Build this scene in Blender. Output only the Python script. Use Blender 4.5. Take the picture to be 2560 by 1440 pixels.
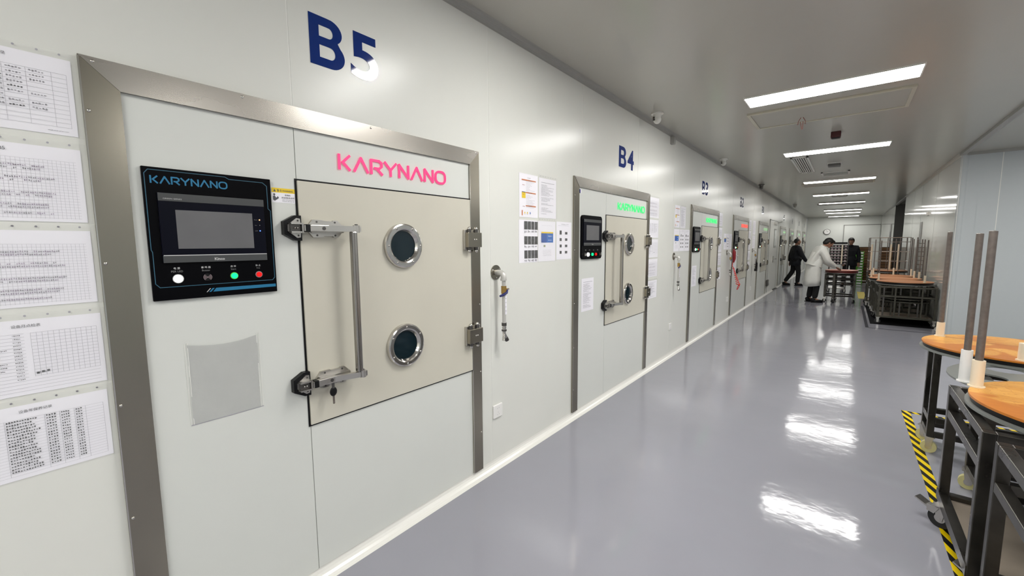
import bpy, bmesh, math, random
from mathutils import Vector, Matrix
random.seed(7)
for o in list(bpy.data.objects): bpy.data.objects.remove(o)
S = bpy.context.scene; C = S.collection
# ------------------------------------------------------------------ camera
cd = bpy.data.cameras.new('camera'); cam = bpy.data.objects.new('camera', cd); C.objects.link(cam)
S.camera = cam
cd.sensor_fit = 'HORIZONTAL'; cd.sensor_width = 36; cd.lens = 36*1036.5/2560
cd.clip_start = .05; cd.clip_end = 100
YAW, PIT, ROL = [math.radians(a) for a in (38.81, -5.989, -.3703)]
Fw = Vector((-math.sin(YAW)*math.cos(PIT), math.cos(YAW)*math.cos(PIT), math.sin(PIT)))
Rt = Vector((math.cos(YAW), math.sin(YAW), 0)); Up = Rt.cross(Fw)
R2 = Rt*math.cos(ROL)+Up*math.sin(ROL); U2 = -Rt*math.sin(ROL)+Up*math.cos(ROL)
M = Matrix((R2, U2, -Fw)).transposed().to_4x4(); M.translation = (1.776, 0, 1.5)
cam.matrix_world = M
# ------------------------------------------------------------------ light, exposure
S.view_settings.view_transform = 'Standard'; S.view_settings.look = 'None'
S.view_settings.gamma = 1; S.view_settings.use_curve_mapping = False
S.view_settings.exposure = 0.0
wd = bpy.data.worlds.new('world'); S.world = wd; wd.use_nodes = True
wd.node_tree.nodes['Background'].inputs[0].default_value = (.75, .82, .9, 1)
wd.node_tree.nodes['Background'].inputs[1].default_value = .2
LAMP = 36.5          # radiance of the ceiling batten diffusers
# ------------------------------------------------------------------ materials
def mat(name, col, rough=.5, metal=0, emit=None, es=0, spec=.5, noise=0, nscale=20, bump=0, bscale=60, alpha=1, coat=0, aniso=0, stretch=None, trans=0, rvar=0, coatr=.1):
    m = bpy.data.materials.new(name); m.use_nodes = True
    nt = m.node_tree; b = nt.nodes['Principled BSDF']
    b.inputs['Base Color'].default_value = (*col, 1); b.inputs['Roughness'].default_value = rough
    b.inputs['Metallic'].default_value = metal; b.inputs['Specular IOR Level'].default_value = spec
    b.inputs['Alpha'].default_value = alpha; b.inputs['Coat Weight'].default_value = coat
    b.inputs['Coat Roughness'].default_value = coatr
    b.inputs['Anisotropic'].default_value = aniso; b.inputs['Transmission Weight'].default_value = trans
    if emit:
        b.inputs['Emission Color'].default_value = (*emit, 1); b.inputs['Emission Strength'].default_value = es
    if noise or bump or rvar:
        tc = nt.nodes.new('ShaderNodeTexCoord'); mp = nt.nodes.new('ShaderNodeMapping')
        nt.links.new(tc.outputs['Object'], mp.inputs[0])
        if stretch: mp.inputs['Scale'].default_value = stretch
        nz = nt.nodes.new('ShaderNodeTexNoise'); nz.inputs['Scale'].default_value = nscale; nz.inputs['Detail'].default_value = 5
        nt.links.new(mp.outputs[0], nz.inputs['Vector'])
        if noise:
            mx = nt.nodes.new('ShaderNodeMix'); mx.data_type = 'RGBA'
            mx.inputs[6].default_value = (*[c*(1-noise) for c in col], 1); mx.inputs[7].default_value = (*[min(1, c*(1+noise)) for c in col], 1)
            nt.links.new(nz.outputs['Fac'], mx.inputs[0]); nt.links.new(mx.outputs[2], b.inputs['Base Color'])
        if rvar:
            mr = nt.nodes.new('ShaderNodeMapRange'); mr.inputs['To Min'].default_value = rough-rvar; mr.inputs['To Max'].default_value = rough+rvar
            nt.links.new(nz.outputs['Fac'], mr.inputs[0]); nt.links.new(mr.outputs[0], b.inputs['Roughness'])
        if bump:
            n2 = nt.nodes.new('ShaderNodeTexNoise'); n2.inputs['Scale'].default_value = bscale; n2.inputs['Detail'].default_value = 3
            nt.links.new(mp.outputs[0], n2.inputs['Vector'])
            bp = nt.nodes.new('ShaderNodeBump'); bp.inputs['Strength'].default_value = bump; bp.inputs['Distance'].default_value = .01
            nt.links.new(n2.outputs['Fac'], bp.inputs['Height']); nt.links.new(bp.outputs[0], b.inputs['Normal'])
    return m
PANEL = mat('panel_white', (.74, .745, .70), .24, noise=.02, nscale=3, bump=.03, bscale=1.6, spec=.22)
MPANEL = mat('machine_white', (.69, .705, .67), .4, spec=.3, noise=.02, nscale=4)
RPANEL = mat('right_panel', (.66, .665, .63), .09, bump=.03, bscale=1.2, spec=.5)
ALC = mat('alcove_panel', (.50, .535, .545), .5, noise=.02)
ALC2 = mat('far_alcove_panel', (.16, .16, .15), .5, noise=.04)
CEIL = mat('ceiling_panel', (.47, .455, .405), .22, spec=.7, noise=.03, nscale=1.5, bump=.03, bscale=1.3)
TRIM = mat('ceiling_trim', (.36, .355, .33), .45, noise=.04)
SEAM = mat('seam_sealant', (.80, .80, .76), .5)
SEAMD = mat('seam_dark', (.28, .28, .26), .6)
COVE = mat('cove_plastic', (.80, .79, .75), .25, spec=.6)
DOORM = mat('door_painted_steel', (.60, .575, .49), .42, noise=.05, nscale=3, bump=.02, bscale=200)
STEEL = mat('brushed_steel', (.32, .295, .245), .25, 1, noise=.10, nscale=3, stretch=(1, 1, .12), rvar=.05)  # base darkened in place of dark surroundings reflected in the frame posts
STEELT = mat('brushed_steel_top', (.42, .395, .36), .27, 1, noise=.07, nscale=4, stretch=(1, .5, 1), rvar=.03)  # same steel, base kept lighter for brighter reflections along the top rail
CHROME = mat('chrome', (.62, .6, .57), .16, 1)
CASTM = mat('cast_metal', (.58, .56, .53), .3, 1)
BARM = mat('bar_steel', (.42, .40, .375), .26, 1)
DARKM = mat('dark_metal', (.12, .115, .11), .35, .8)
BLACK = mat('black_plastic', (.005, .005, .006), .4, spec=.25)
BLACKG = mat('black_gloss', (.002, .002, .003), .35, spec=.06)
NAVY = mat('navy_gloss', (.004, .0045, .010), .35, spec=.08)
GREYST = mat('grey_strip', (.055, .058, .06), .4)
SCREEN = mat('dull_screen', (.13, .13, .135), .4, noise=.12, nscale=12)
GLASSD = mat('porthole_glass', (.006, .016, .022), .08)
BLUE = mat('blue_vinyl', (.001, .022, .17), .05, spec=.5)
CYAN = mat('cyan_print', (.012, .17, .33), .4)
CYAND = mat('cyan_line', (.03, .11, .17), .4)
WPRINT = mat('white_print', (.55, .55, .55), .5)
GPRINT = mat('grey_print', (.22, .22, .22), .5)
PAPER = mat('paper', (.90, .885, .94), .6)
INK = mat('ink', (.10, .10, .11), .7)
INKL = mat('light_ink', (.40, .39, .43), .7)
INKP = mat('purple_ink', (.48, .42, .52), .7)
PHOTO = mat('photo_print', (.10, .10, .10), .6, noise=.9, nscale=60)
SLEEVE = mat('plastic_sleeve', (.8, .82, .79), .2, alpha=.08, noise=.03)
POUCH = mat('pouch_film', (.56, .57, .55), .3, alpha=.85, noise=.05, nscale=18, bump=.25, bscale=26)
ORPR = mat('orange_print', (.62, .22, .1), .6)
YELPR = mat('yellow_print', (.85, .6, .02), .5)
BLPR = mat('blue_print', (.04, .16, .5), .6)
PINK = mat('pink_neon', (.05, .0, .01), .5, emit=(1.0, .045, .20), es=1.25)
GREENN = mat('green_neon', (.0, .05, .01), .5, emit=(.06, 1.0, .24), es=1.1)
REDN = mat('red_neon', (.05, .0, .0), .5, emit=(1.0, .12, .09), es=1.2)
PALEN = mat('pale_green_neon', (.1, .2, .1), .5, emit=(.40, .62, .36), es=.75)
LEDW = mat('led_white', (1, 1, 1), .4, emit=(1, .96, .98), es=4)
LEDG = mat('led_green', (0, 1, .3), .4, emit=(0, .85, .22), es=1.3)
LEDR = mat('led_red', (.6, .0, .0), .4, emit=(.6, 0, 0), es=.8)
LEDO = mat('led_orange', (1, .5, .2), .4, emit=(1, .5, .2), es=1.6)
LEDB = mat('led_blue', (.1, .2, 1), .4, emit=(.1, .25, 1), es=1.6)
REDP = mat('red_print', (.45, .10, .10), .5)
LIGHT = mat('batten_diffuser', (1, 1, 1), .5, emit=(1, .985, .95), es=LAMP)
LIGHTM = mat('batten_diffuser_reduced', (1, 1, 1), .5, emit=(1, .985, .95), es=LAMP*.7)   # same lamps; strength here and below cut to keep far end unclipped
LIGHTF = mat('batten_diffuser_dim', (1, 1, 1), .5, emit=(1, .985, .95), es=LAMP*.52)
WHITEM = mat('white_enamel', (.78, .77, .72), .35)
PLAST = mat('white_plastic', (.85, .84, .82), .35)
IVORY = mat('ivory_plastic', (.80, .74, .60), .45)
CREAM = mat('cream_tube', (.83, .72, .55), .45)
BRASS = mat('brass', (.42, .27, .08), .35, .8)
BLUEH = mat('blue_lever', (.01, .015, .12), .35)
PIPE = mat('galvanised_pipe', (.62, .61, .58), .35, .4)
CARTM = mat('cart_steel', (.075, .07, .062), .3, .9, noise=.7, nscale=7, rvar=.12)
CARTG = mat('grey_cart_steel', (.065, .062, .048), .45, .5, noise=.35, nscale=9)
TRAYB = mat('tray_sheet', (.30, .25, .20), .5, .2, noise=.25, nscale=5)
PLATE = mat('steel_plate', (.27, .285, .27), .4, .5, noise=.12, nscale=8)
ROD = mat('rusty_rod', (.17, .145, .13), .45, .5, noise=.35, nscale=40)
YWHEEL = mat('yellow_wheel', (.62, .58, .28), .5)
RUBBER = mat('rubber', (.012, .012, .012), .5)
FABD = mat('dark_cloth', (.006, .007, .011), .8, noise=.2)
FABT = mat('black_trousers', (.005, .005, .006), .85)
COATM = mat('white_coat_cloth', (.74, .74, .70), .75, noise=.06, nscale=9, bump=.9, bscale=9)
SKIN = mat('skin', (.33, .17, .11), .5)
HAIR = mat('black_hair', (.008, .007, .006), .6)
REDH = mat('red_hose', (.75, .03, .02), .4)
GREENC = mat('green_crate', (.14, .5, .05), .5)
BROWN = mat('brown_tray', (.20, .10, .04), .6, noise=.3, nscale=7)
PINKB = mat('pinkish_item', (.36, .28, .30), .5)
BTAPE = mat('black_tape', (.012, .012, .02), .6, spec=.15)
YTAPE = mat('yellow_floor_tape', (.55, .45, .10), .6, noise=.3)

def floor_tone():
    m = mat('epoxy_floor', (.305, .305, .345), .10, spec=.32, noise=.07, nscale=1.4, rvar=.03, bump=.16, bscale=7)
    nt = m.node_tree; b = nt.nodes['Principled BSDF']
    b.inputs['Coat Weight'].default_value = .05; b.inputs['Coat Roughness'].default_value = .06
    return m
FLOOR = floor_tone()

def wood_mat():
    m = mat('orange_laminate', (.62, .22, .035), .3, spec=.5)
    nt = m.node_tree; b = nt.nodes['Principled BSDF']
    tc = nt.nodes.new('ShaderNodeTexCoord')
    n1 = nt.nodes.new('ShaderNodeTexNoise'); n1.inputs['Scale'].default_value = 3.2; n1.inputs['Detail'].default_value = 2; n1.inputs['Distortion'].default_value = .4
    nt.links.new(tc.outputs['Object'], n1.inputs['Vector'])
    br = nt.nodes.new('ShaderNodeTexBrick'); br.inputs['Scale'].default_value = 11; br.inputs['Brick Width'].default_value = .9
    br.inputs['Color1'].default_value = (.64, .28, .035, 1); br.inputs['Color2'].default_value = (.74, .38, .07, 1); br.inputs['Mortar'].default_value = (.54, .20, .02, 1)
    br.inputs['Mortar Size'].default_value = .03; br.inputs['Mortar Smooth'].default_value = 1
    n3 = nt.nodes.new('ShaderNodeTexNoise'); n3.inputs['Scale'].default_value = 9; n3.inputs['Detail'].default_value = 6
    mp = nt.nodes.new('ShaderNodeMapping'); mp.inputs['Rotation'].default_value = (0, 0, .5); mp.inputs['Scale'].default_value = (1, 3, 1)
    nt.links.new(tc.outputs['Object'], mp.inputs[0]); nt.links.new(mp.outputs[0], n3.inputs['Vector']); va = nt.nodes.new('ShaderNodeVectorMath'); va.operation = 'MULTIPLY_ADD'; va.inputs[1].default_value = (.09, .09, 0)
    nt.links.new(n3.outputs['Color'], va.inputs[0]); nt.links.new(tc.outputs['Object'], va.inputs[2]); nt.links.new(va.outputs[0], br.inputs['Vector'])
    rp = nt.nodes.new('ShaderNodeValToRGB'); rp.color_ramp.elements[0].position = .47; rp.color_ramp.elements[1].position = .5
    nt.links.new(n1.outputs['Fac'], rp.inputs[0])
    base = nt.nodes.new('ShaderNodeMix'); base.data_type = 'RGBA'
    base.inputs[6].default_value = (.46, .13, .008, 1); base.inputs[7].default_value = (.60, .21, .014, 1)
    nt.links.new(n3.outputs['Fac'], base.inputs[0])
    mx = nt.nodes.new('ShaderNodeMix'); mx.data_type = 'RGBA'
    nt.links.new(rp.outputs[0], mx.inputs[0]); nt.links.new(base.outputs[2], mx.inputs[6]); nt.links.new(br.outputs[0], mx.inputs[7])
    nt.links.new(mx.outputs[2], b.inputs['Base Color'])
    return m
WOOD = wood_mat()
WOODP = mat('pale_orange_board', (.62, .27, .12), .45, noise=.2, nscale=10)
REDW = mat('red_brown_board', (.50, .16, .10), .4, noise=.15, nscale=8)

def stripe_mat():
    m = mat('hazard_stripes', (.9, .65, 0), .5, spec=.15); nt = m.node_tree; b = nt.nodes['Principled BSDF']
    tc = nt.nodes.new('ShaderNodeTexCoord'); sx = nt.nodes.new('ShaderNodeSeparateXYZ'); nt.links.new(tc.outputs['Object'], sx.inputs[0])
    a = nt.nodes.new('ShaderNodeMath'); a.operation = 'MULTIPLY_ADD'; a.inputs[1].default_value = 2.5
    nt.links.new(sx.outputs['X'], a.inputs[0]); nt.links.new(sx.outputs['Y'], a.inputs[2])
    d = nt.nodes.new('ShaderNodeMath'); d.operation = 'DIVIDE'; d.inputs[1].default_value = .157; nt.links.new(a.outputs[0], d.inputs[0])
    f = nt.nodes.new('ShaderNodeMath'); f.operation = 'FRACT'; nt.links.new(d.outputs[0], f.inputs[0])
    g = nt.nodes.new('ShaderNodeMath'); g.operation = 'GREATER_THAN'; g.inputs[1].default_value = .5; nt.links.new(f.outputs[0], g.inputs[0])
    mx = nt.nodes.new('ShaderNodeMix'); mx.data_type = 'RGBA'; mx.inputs[6].default_value = (.004, .004, .004, 1); mx.inputs[7].default_value = (.78, .56, .0, 1)
    nt.links.new(g.outputs[0], mx.inputs[0]); nt.links.new(mx.outputs[2], b.inputs['Base Color'])
    return m
STRIPE = stripe_mat()

# ------------------------------------------------------------------ mesh helpers
class MB:
    def __init__(s): s.v = []; s.f = []; s.mi = []; s.mats = []; s.sm = []
    def slot(s, m):
        if m not in s.mats: s.mats.append(m)
        return s.mats.index(m)
    def add(s, vs, fs, m, T=None, smooth=False):
        k = s.slot(m); n = len(s.v)
        s.v += [tuple(T @ Vector(p)) if T else tuple(p) for p in vs]
        for f in fs: s.f.append([n+i for i in f]); s.mi.append(k); s.sm.append(smooth)
    def box(s, x0, x1, y0, y1, z0, z1, m, T=None):
        vs = [(x, y, z) for x in (x0, x1) for y in (y0, y1) for z in (z0, z1)]
        s.add(vs, [(0, 1, 3, 2), (4, 6, 7, 5), (0, 4, 5, 1), (2, 3, 7, 6), (0, 2, 6, 4), (1, 5, 7, 3)], m, T)
    def bbox(s, x0, x1, y0, y1, z0, z1, m, b=.004, T=None):
        "box with chamfered edges"
        bm = bmesh.new(); bmesh.ops.create_cube(bm, size=1)
        for v in bm.verts: v.co = ((x0+x1)/2+v.co.x*(x1-x0), (y0+y1)/2+v.co.y*(y1-y0), (z0+z1)/2+v.co.z*(z1-z0))
        bmesh.ops.bevel(bm, geom=bm.edges[:], offset=b, segments=2, affect='EDGES', profile=.5)
        bm.verts.index_update(); s.add([tuple(v.co) for v in bm.verts], [[v.index for v in f.verts] for f in bm.faces], m, T); bm.free()
    def cyl(s, p0, p1, r, m, n=16, r1=None, caps=True, T=None):
        p0, p1 = Vector(p0), Vector(p1); d = (p1-p0).normalized()
        a = d.orthogonal().normalized(); b = d.cross(a); r1 = r if r1 is None else r1
        vs = []
        for p, q in ((p0, r), (p1, r1)):
            vs += [p+(a*math.cos(2*math.pi*i/n)+b*math.sin(2*math.pi*i/n))*q for i in range(n)]
        fs = [(i, (i+1) % n, n+(i+1) % n, n+i) for i in range(n)]
        s.add(vs, fs, m, T, True)
        if caps: s.add(vs, [list(range(n))[::-1], list(range(n, 2*n))], m, T)
    def ell(s, c, r, m, n=14, k=8, T=None):
        vs = []; fs = []
        for j in range(k+1):
            t = math.pi*j/k
            for i in range(n):
                a = 2*math.pi*i/n
                vs.append((c[0]+r[0]*math.sin(t)*math.cos(a), c[1]+r[1]*math.sin(t)*math.sin(a), c[2]+r[2]*math.cos(t)))
        for j in range(k):
            for i in range(n): fs.append((j*n+i, j*n+(i+1) % n, (j+1)*n+(i+1) % n, (j+1)*n+i))
        s.add(vs, fs, m, T, True)
    def tube(s, pts, r, m, n=8, closed=False, T=None):
        pts = [Vector(p) for p in pts]; L = len(pts); vs = []; up = None
        rs = r if isinstance(r, (list, tuple)) else [r]*L
        for i, p in enumerate(pts):
            d = (pts[min(i+1, L-1)]-pts[max(i-1, 0)]).normalized()
            if up is None: up = d.orthogonal().normalized()
            up = (up-d*up.dot(d)).normalized(); b = d.cross(up)
            vs += [p+(up*math.cos(2*math.pi*k/n)+b*math.sin(2*math.pi*k/n))*rs[i] for k in range(n)]
        fs = [(i*n+k, i*n+(k+1) % n, (i+1)*n+(k+1) % n, (i+1)*n+k) for i in range(L-1) for k in range(n)]
        s.add(vs, fs, m, T, True); s.add(vs[:n], [list(range(n))[::-1]], m, T); s.add(vs[-n:], [list(range(n))], m, T)
    def prism(s, poly, lo, hi, m, axis='x', T=None):
        "poly: list of (a,b); axis x -> (y,z), y -> (x,z), z -> (x,y)"
        f = {'x': lambda a, b, h: (h, a, b), 'y': lambda a, b, h: (a, h, b), 'z': lambda a, b, h: (a, b, h)}[axis]
        n = len(poly); vs = [f(a, b, lo) for a, b in poly]+[f(a, b, hi) for a, b in poly]
        fs = [list(range(n)), list(range(n, 2*n))]+[(i, (i+1) % n, n+(i+1) % n, n+i) for i in range(n)]
        s.add(vs, fs, m, T)
    def ring(s, c, ro, ri, x0, x1, m, n=40, bev=.006):
        "flat ring facing +x with rounded outer lip, centre c=(y,z)"
        prof = [(x0, ro), (x1-bev, ro), (x1-bev*.3, ro-bev*.3), (x1, ro-bev), (x1, ri+bev*1.5), (x1-bev*.4, ri+bev*.8), (x1-bev*1.6, ri), (x0, ri)]
        for q in range(len(prof)-1):
            vs = []; fs = []
            for i in range(n):
                a = 2*math.pi*i/n
                vs += [(x, c[0]+r*math.cos(a), c[1]+r*math.sin(a)) for x, r in prof[q:q+2]]
            for i in range(n):
                j = (i+1) % n; fs.append((i*2, j*2, j*2+1, i*2+1))
            s.add(vs, fs, m, None, True)
    def strokes(s, pls, w, m, y0, z0, sy, sz, x0, x1):
        e_ = 0
        for pl in pls:
            pts = [(y0+a*sy, z0+b*sz) for a, b in pl]
            for (a, b), (c, d) in zip(pts, pts[1:]):
                e_ = (e_+.00004) % .0004
                L = math.hypot(c-a, d-b)
                if L < 1e-6: continue
                ux, uz = (c-a)/L, (d-b)/L; nx, nz = -uz*w/2, ux*w/2; e = w*.28
                a2, b2, c2, d2 = a-ux*e, b-uz*e, c+ux*e, d+uz*e
                s.prism([(a2+nx, b2+nz), (a2-nx, b2-nz), (c2-nx, d2-nz), (c2+nx, d2+nz)], x0, x1+e_, m)
    def text(s, t, y, z, h, m, x, w=None, bold=0, th=.0006, anchor='l'):
        "text on a plane facing +x reading along +y; h = height of its box"
        vs, fs = text_geo(t, bold)
        if not vs: return
        mnx = min(v[0] for v in vs); mxx = max(v[0] for v in vs); mny = min(v[1] for v in vs); mxy = max(v[1] for v in vs)
        k = h/(mxy-mny); kx = k if w is None else w/(mxx-mnx)
        if anchor == 'c': y -= (mxx-mnx)*kx/2
        s.add([(x+th, y+(v[0]-mnx)*kx, z+(v[1]-mny)*k) for v in vs], fs, m)
    def rect(s, y0, y1, z0, z1, x, m): s.add([(x, y0, z0), (x, y1, z0), (x, y1, z1), (x, y0, z1)], [(0, 1, 2, 3)], m)
    def mesh(s, name):
        me = bpy.data.meshes.new(name); me.from_pydata(s.v, [], s.f); me.update()
        for m in s.mats: me.materials.append(m)
        me.polygons.foreach_set('material_index', s.mi); me.polygons.foreach_set('use_smooth', s.sm)
        bm = bmesh.new(); bm.from_mesh(me); bmesh.ops.recalc_face_normals(bm, faces=bm.faces[:]) if getattr(s, 'recalc', True) else None
        bm.to_mesh(me); bm.free(); return me
    def build(s, name, parent=None, loc=None):
        o = bpy.data.objects.new(name, s.mesh(name)); C.objects.link(o)
        if parent: o.parent = parent
        if loc: o.location = loc
        return o
_tc = {}
def text_geo(t, bold=0, res=3):
    if (t, bold) not in _tc:
        cu = bpy.data.curves.new('t', 'FONT'); cu.body = t; cu.offset = bold; cu.resolution_u = res
        ob = bpy.data.objects.new('t', cu); C.objects.link(ob)
        dg = bpy.context.evaluated_depsgraph_get(); me = ob.evaluated_get(dg).to_mesh()
        _tc[(t, bold)] = ([tuple(v.co) for v in me.vertices], [list(p.vertices) for p in me.polygons])
        ob.evaluated_get(dg).to_mesh_clear(); bpy.data.objects.remove(ob)
    return _tc[(t, bold)]
def plate_geo(outer, holes, th):
    cu = bpy.data.curves.new('p', 'CURVE'); cu.dimensions = '2D'; cu.fill_mode = 'BOTH'; cu.extrude = th/2
    for poly in [outer]+holes:
        sp = cu.splines.new('POLY'); sp.points.add(len(poly)-1); sp.use_cyclic_u = True
        for p, (a, b) in zip(sp.points, poly): p.co = (a, b, 0, 1)
    ob = bpy.data.objects.new('p', cu); C.objects.link(ob)
    dg = bpy.context.evaluated_depsgraph_get(); me = ob.evaluated_get(dg).to_mesh()
    r = ([tuple(v.co) for v in me.vertices], [list(p.vertices) for p in me.polygons])
    ob.evaluated_get(dg).to_mesh_clear(); bpy.data.objects.remove(ob); return r
def circ(cx, cy, r, n=48): return [(cx+r*math.cos(2*math.pi*i/n), cy+r*math.sin(2*math.pi*i/n)) for i in range(n)]
def thing(name, label, cat, loc=(0, 0, 0), group=None, rz=0):
    o = bpy.data.objects.new(name, None); C.objects.link(o); o.location = loc; o.rotation_euler = (0, 0, rz)
    o.empty_display_size = .1; o['label'] = label; o['category'] = cat
    if group: o['group'] = group
    return o
def tag(o, label, cat, group=None):
    o['label'] = label; o['category'] = cat
    if group: o['group'] = group
    return o
def struct(o): o['kind'] = 'structure'; return o
def dup(root, loc, label, group=None):
    r = root.copy(); C.objects.link(r); r.location = loc; r['label'] = label
    if group: r['group'] = group
    for ch in list(root.children):
        c = ch.copy(); C.objects.link(c); c.parent = r
        for g in list(ch.children):
            d = g.copy(); C.objects.link(d); d.parent = c
    return r

# ------------------------------------------------------------------ the setting
ZC = 2.852; XR = 3.08; YB = 28.2; YS = -4.2; PW = 1.1825; P0 = .802
b = MB(); b.box(-.3, 6.6, YS-.3, YB+.3, -.12, 0, FLOOR); struct(b.build('floor'))
b = MB(); b.box(-.3, 6.6, YS-.3, YB+.3, ZC, ZC+.12, CEIL); ceil = struct(b.build('ceiling'))
# left wall: backing with sandwich panels standing on it, joints between them
b = MB(); b.box(-.25, -.03, YS, YB, 0, ZC, SEAM); wl = struct(b.build('wall_left'))
k = math.floor((YS-P0)/PW); y = P0+k*PW; pm = None
DOOR0, DOOR1 = 14.15, 16.0
while y < YB:
    if pm is None:
        b = MB(); b.box(-.0295, 0, .003, PW-.003, .001, ZC-.001, PANEL); b.box(-.029, -.0012, -.003, .003, .001, ZC-.001, SEAM); pm = b.mesh('panel')
    if y > YS-.01 and y+PW < YB+.5:
        o = bpy.data.objects.new('panel', pm); C.objects.link(o); o.parent = wl; o.location = (0, y, 0)
    y += PW
b = MB(); b.box(0, 3.3, YB, YB+.2, 0, ZC, MPANEL); wb = struct(b.build('wall_back'))
b = MB(); b.box(-.25, 6.5, YS-.2, YS, 0, ZC, PANEL); struct(b.build('wall_front'))
Y1, Y2, Y3, Y4 = 9.45, 17.3, 20.6, YB
b = MB(); b.box(XR, XR+.06, Y1, Y2, 0, ZC, RPANEL); b.box(XR, XR+.06, Y3, Y4, 0, ZC, RPANEL)
wr = struct(b.build('wall_right'))
for yy in (11.55, 13.6, 15.1, 21.8, 24.2, 26.6):
    b = MB(); b.box(XR-.001, XR+.001, yy-.002, yy+.002, 0, ZC, SEAMD); o = b.build('panel_joint', wr)
# near alcove on the right
b = MB(); b.box(XR+.06, 6.5, Y1, Y1+.08, 0, ZC, ALC); wa = struct(b.build('wall_alcove'))
for xx in (3.5, 4.68, 5.86):
    b = MB(); b.box(xx-.004, xx+.004, Y1-.002, Y1+.001, 0, ZC, SEAM); b.build('panel_joint', wa)
b = MB(); b.box(XR+.05, 6.5, Y1-.03, Y1, ZC-.04, ZC, TRIM); struct(b.build('trim_4'))
b = MB(); b.box(6.4, 6.5, YS, Y1, 0, ZC, ALC); struct(b.build('wall_alcove_side'))
# rounded aluminium corner post at the alcove mouth
b = MB(); b.cyl((XR+.045, Y1+.035, 0), (XR+.045, Y1+.035, ZC), .05, ALC, 20); b.box(XR+.07, XR+.2, Y1-.006, Y1+.01, 0, ZC, ALC); struct(b.build('trim_5'))
# far dark alcove
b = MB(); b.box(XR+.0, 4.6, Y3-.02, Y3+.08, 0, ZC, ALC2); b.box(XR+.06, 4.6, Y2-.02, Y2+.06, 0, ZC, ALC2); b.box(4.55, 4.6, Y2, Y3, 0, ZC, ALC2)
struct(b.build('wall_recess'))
# ceiling strip over the openings
def cove(x, z, sx, sz, s, y0, y1, m, name):
    b = MB(); pts = [(x, z), (x, z+sz*s)]
    for i in range(1, 6):
        t = math.pi/2*i/6; pts.append((x+sx*s*(1-math.cos(t)), z+sz*s*(1-math.sin(t))))
    pts.append((x+sx*s, z)); b.prism(pts, y0, y1, m, 'y'); return struct(b.build(name))
cove(0, ZC, 1, -1, .042, YS, YB, TRIM, 'trim_1')
cove(XR, ZC, -1, -1, .04, Y1, Y2, mat('right_trim', (.55, .53, .47), .4), 'trim_2'); cove(XR, ZC, -1, -1, .04, Y3, YB, TRIM, 'trim_3')
b = MB(); b.box(XR-.03, XR+.03, YS, Y1, ZC-.035, ZC, TRIM); struct(b.build('trim_6'))
b = MB(); b.box(XR-.02, XR+.04, Y2, Y3, ZC-.04, ZC, TRIM); struct(b.build('trim_7'))
cove(0, 0, 1, 1, .05, YS, 15.35, COVE, 'baseboard_left')
cove(0, 0, 1, 1, .05, 16.2, YB, COVE, 'baseboard_left_far')
cove(XR, 0, -1, 1, .05, Y1, Y2, COVE, 'baseboard_right')
b = MB(); b.box(.0, .05, 15.36, 16.19, 0, .02, DARKM); struct(b.build('door_sill'))

# door with window beyond machine B1
b = MB(); b.box(.0, .012, 14.17, 16.0, .05, 2.16, PANEL); dr = struct(b.build('door_1'))
b = MB(); m_ = mat('door_frame_grey', (.42, .42, .40), .4); b.box(.0, .016, 15.985, 16.02, .05, 2.18, m_); b.box(0, .016, 14.15, 14.18, .05, 2.18, m_); b.box(0, .016, 14.15, 16.02, 2.165, 2.185, m_); b.build('door_frame', dr)
b = MB(); b.box(.008, .02, 15.1, 15.55, 1.35, 1.93, SEAMD); b.box(.015, .022, 15.14, 15.51, 1.39, 1.89, mat('window_pane', (.55, .58, .57), .1)); b.build('window_pane', dr)
b = MB(); b.bbox(.0, .03, 14.98, 15.06, .9, 1.1, CHROME); b.cyl((.02, 15.02, 1.0), (.08, 15.02, 1.0), .011, CHROME); b.cyl((.075, 15.02, 1.0), (.075, 15.28, 1.0), .012, CHROME); b.build('door_handle', dr)
b = MB(); b.bbox(.0, .06, 14.95, 15.5, 2.05, 2.12, CASTM); b.cyl((.05, 15.4, 2.1), (.14, 15.7, 2.16), .01, CASTM); b.build('door_closer', dr)
b = MB(); b.bbox(.0, .04, 14.02, 14.3, .24, .42, DARKM, .006); b.box(.03, .043, 14.12, 14.2, .29, .37, CHROME); tag(b.build('return_grille'), 'dark square wall box low beside the white door past B1', 'wall box')

# back wall door outline and clock
b = MB(); b.box(1.62, 3.05, YB-.03, YB, 0, 2.38, MPANEL); b.box(1.59, 1.625, YB-.04, YB, 0, 2.41, SEAMD); b.box(1.59, 3.06, YB-.04, YB, 2.375, 2.415, SEAMD); struct(b.build('door_2'))
t = thing('wall_clock', 'round white wall clock with dark rim on the far end wall', 'clock', (.9, YB-.001, 2.07))
b = MB(); b.cyl((0, -.04, 0), (0, 0, 0), .15, DARKM, 32); b.build('rim', t)
b = MB(); b.cyl((0, -.045, 0), (0, -.01, 0), .132, PLAST, 32)
for i in range(12):
    a = i*math.pi/6; b.cyl((.11*math.cos(a), -.0465, .11*math.sin(a)), (.125*math.cos(a), -.0465, .125*math.sin(a)), .003, BLACK, 6)
b.build('dial', t)
b = MB(); b.cyl((0, -.049, 0), (.05, -.049, .03), .004, BLACK, 6); b.cyl((0, -.049, 0), (-.02, -.049, .09), .003, BLACK, 6); b.build('hands', t)

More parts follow.
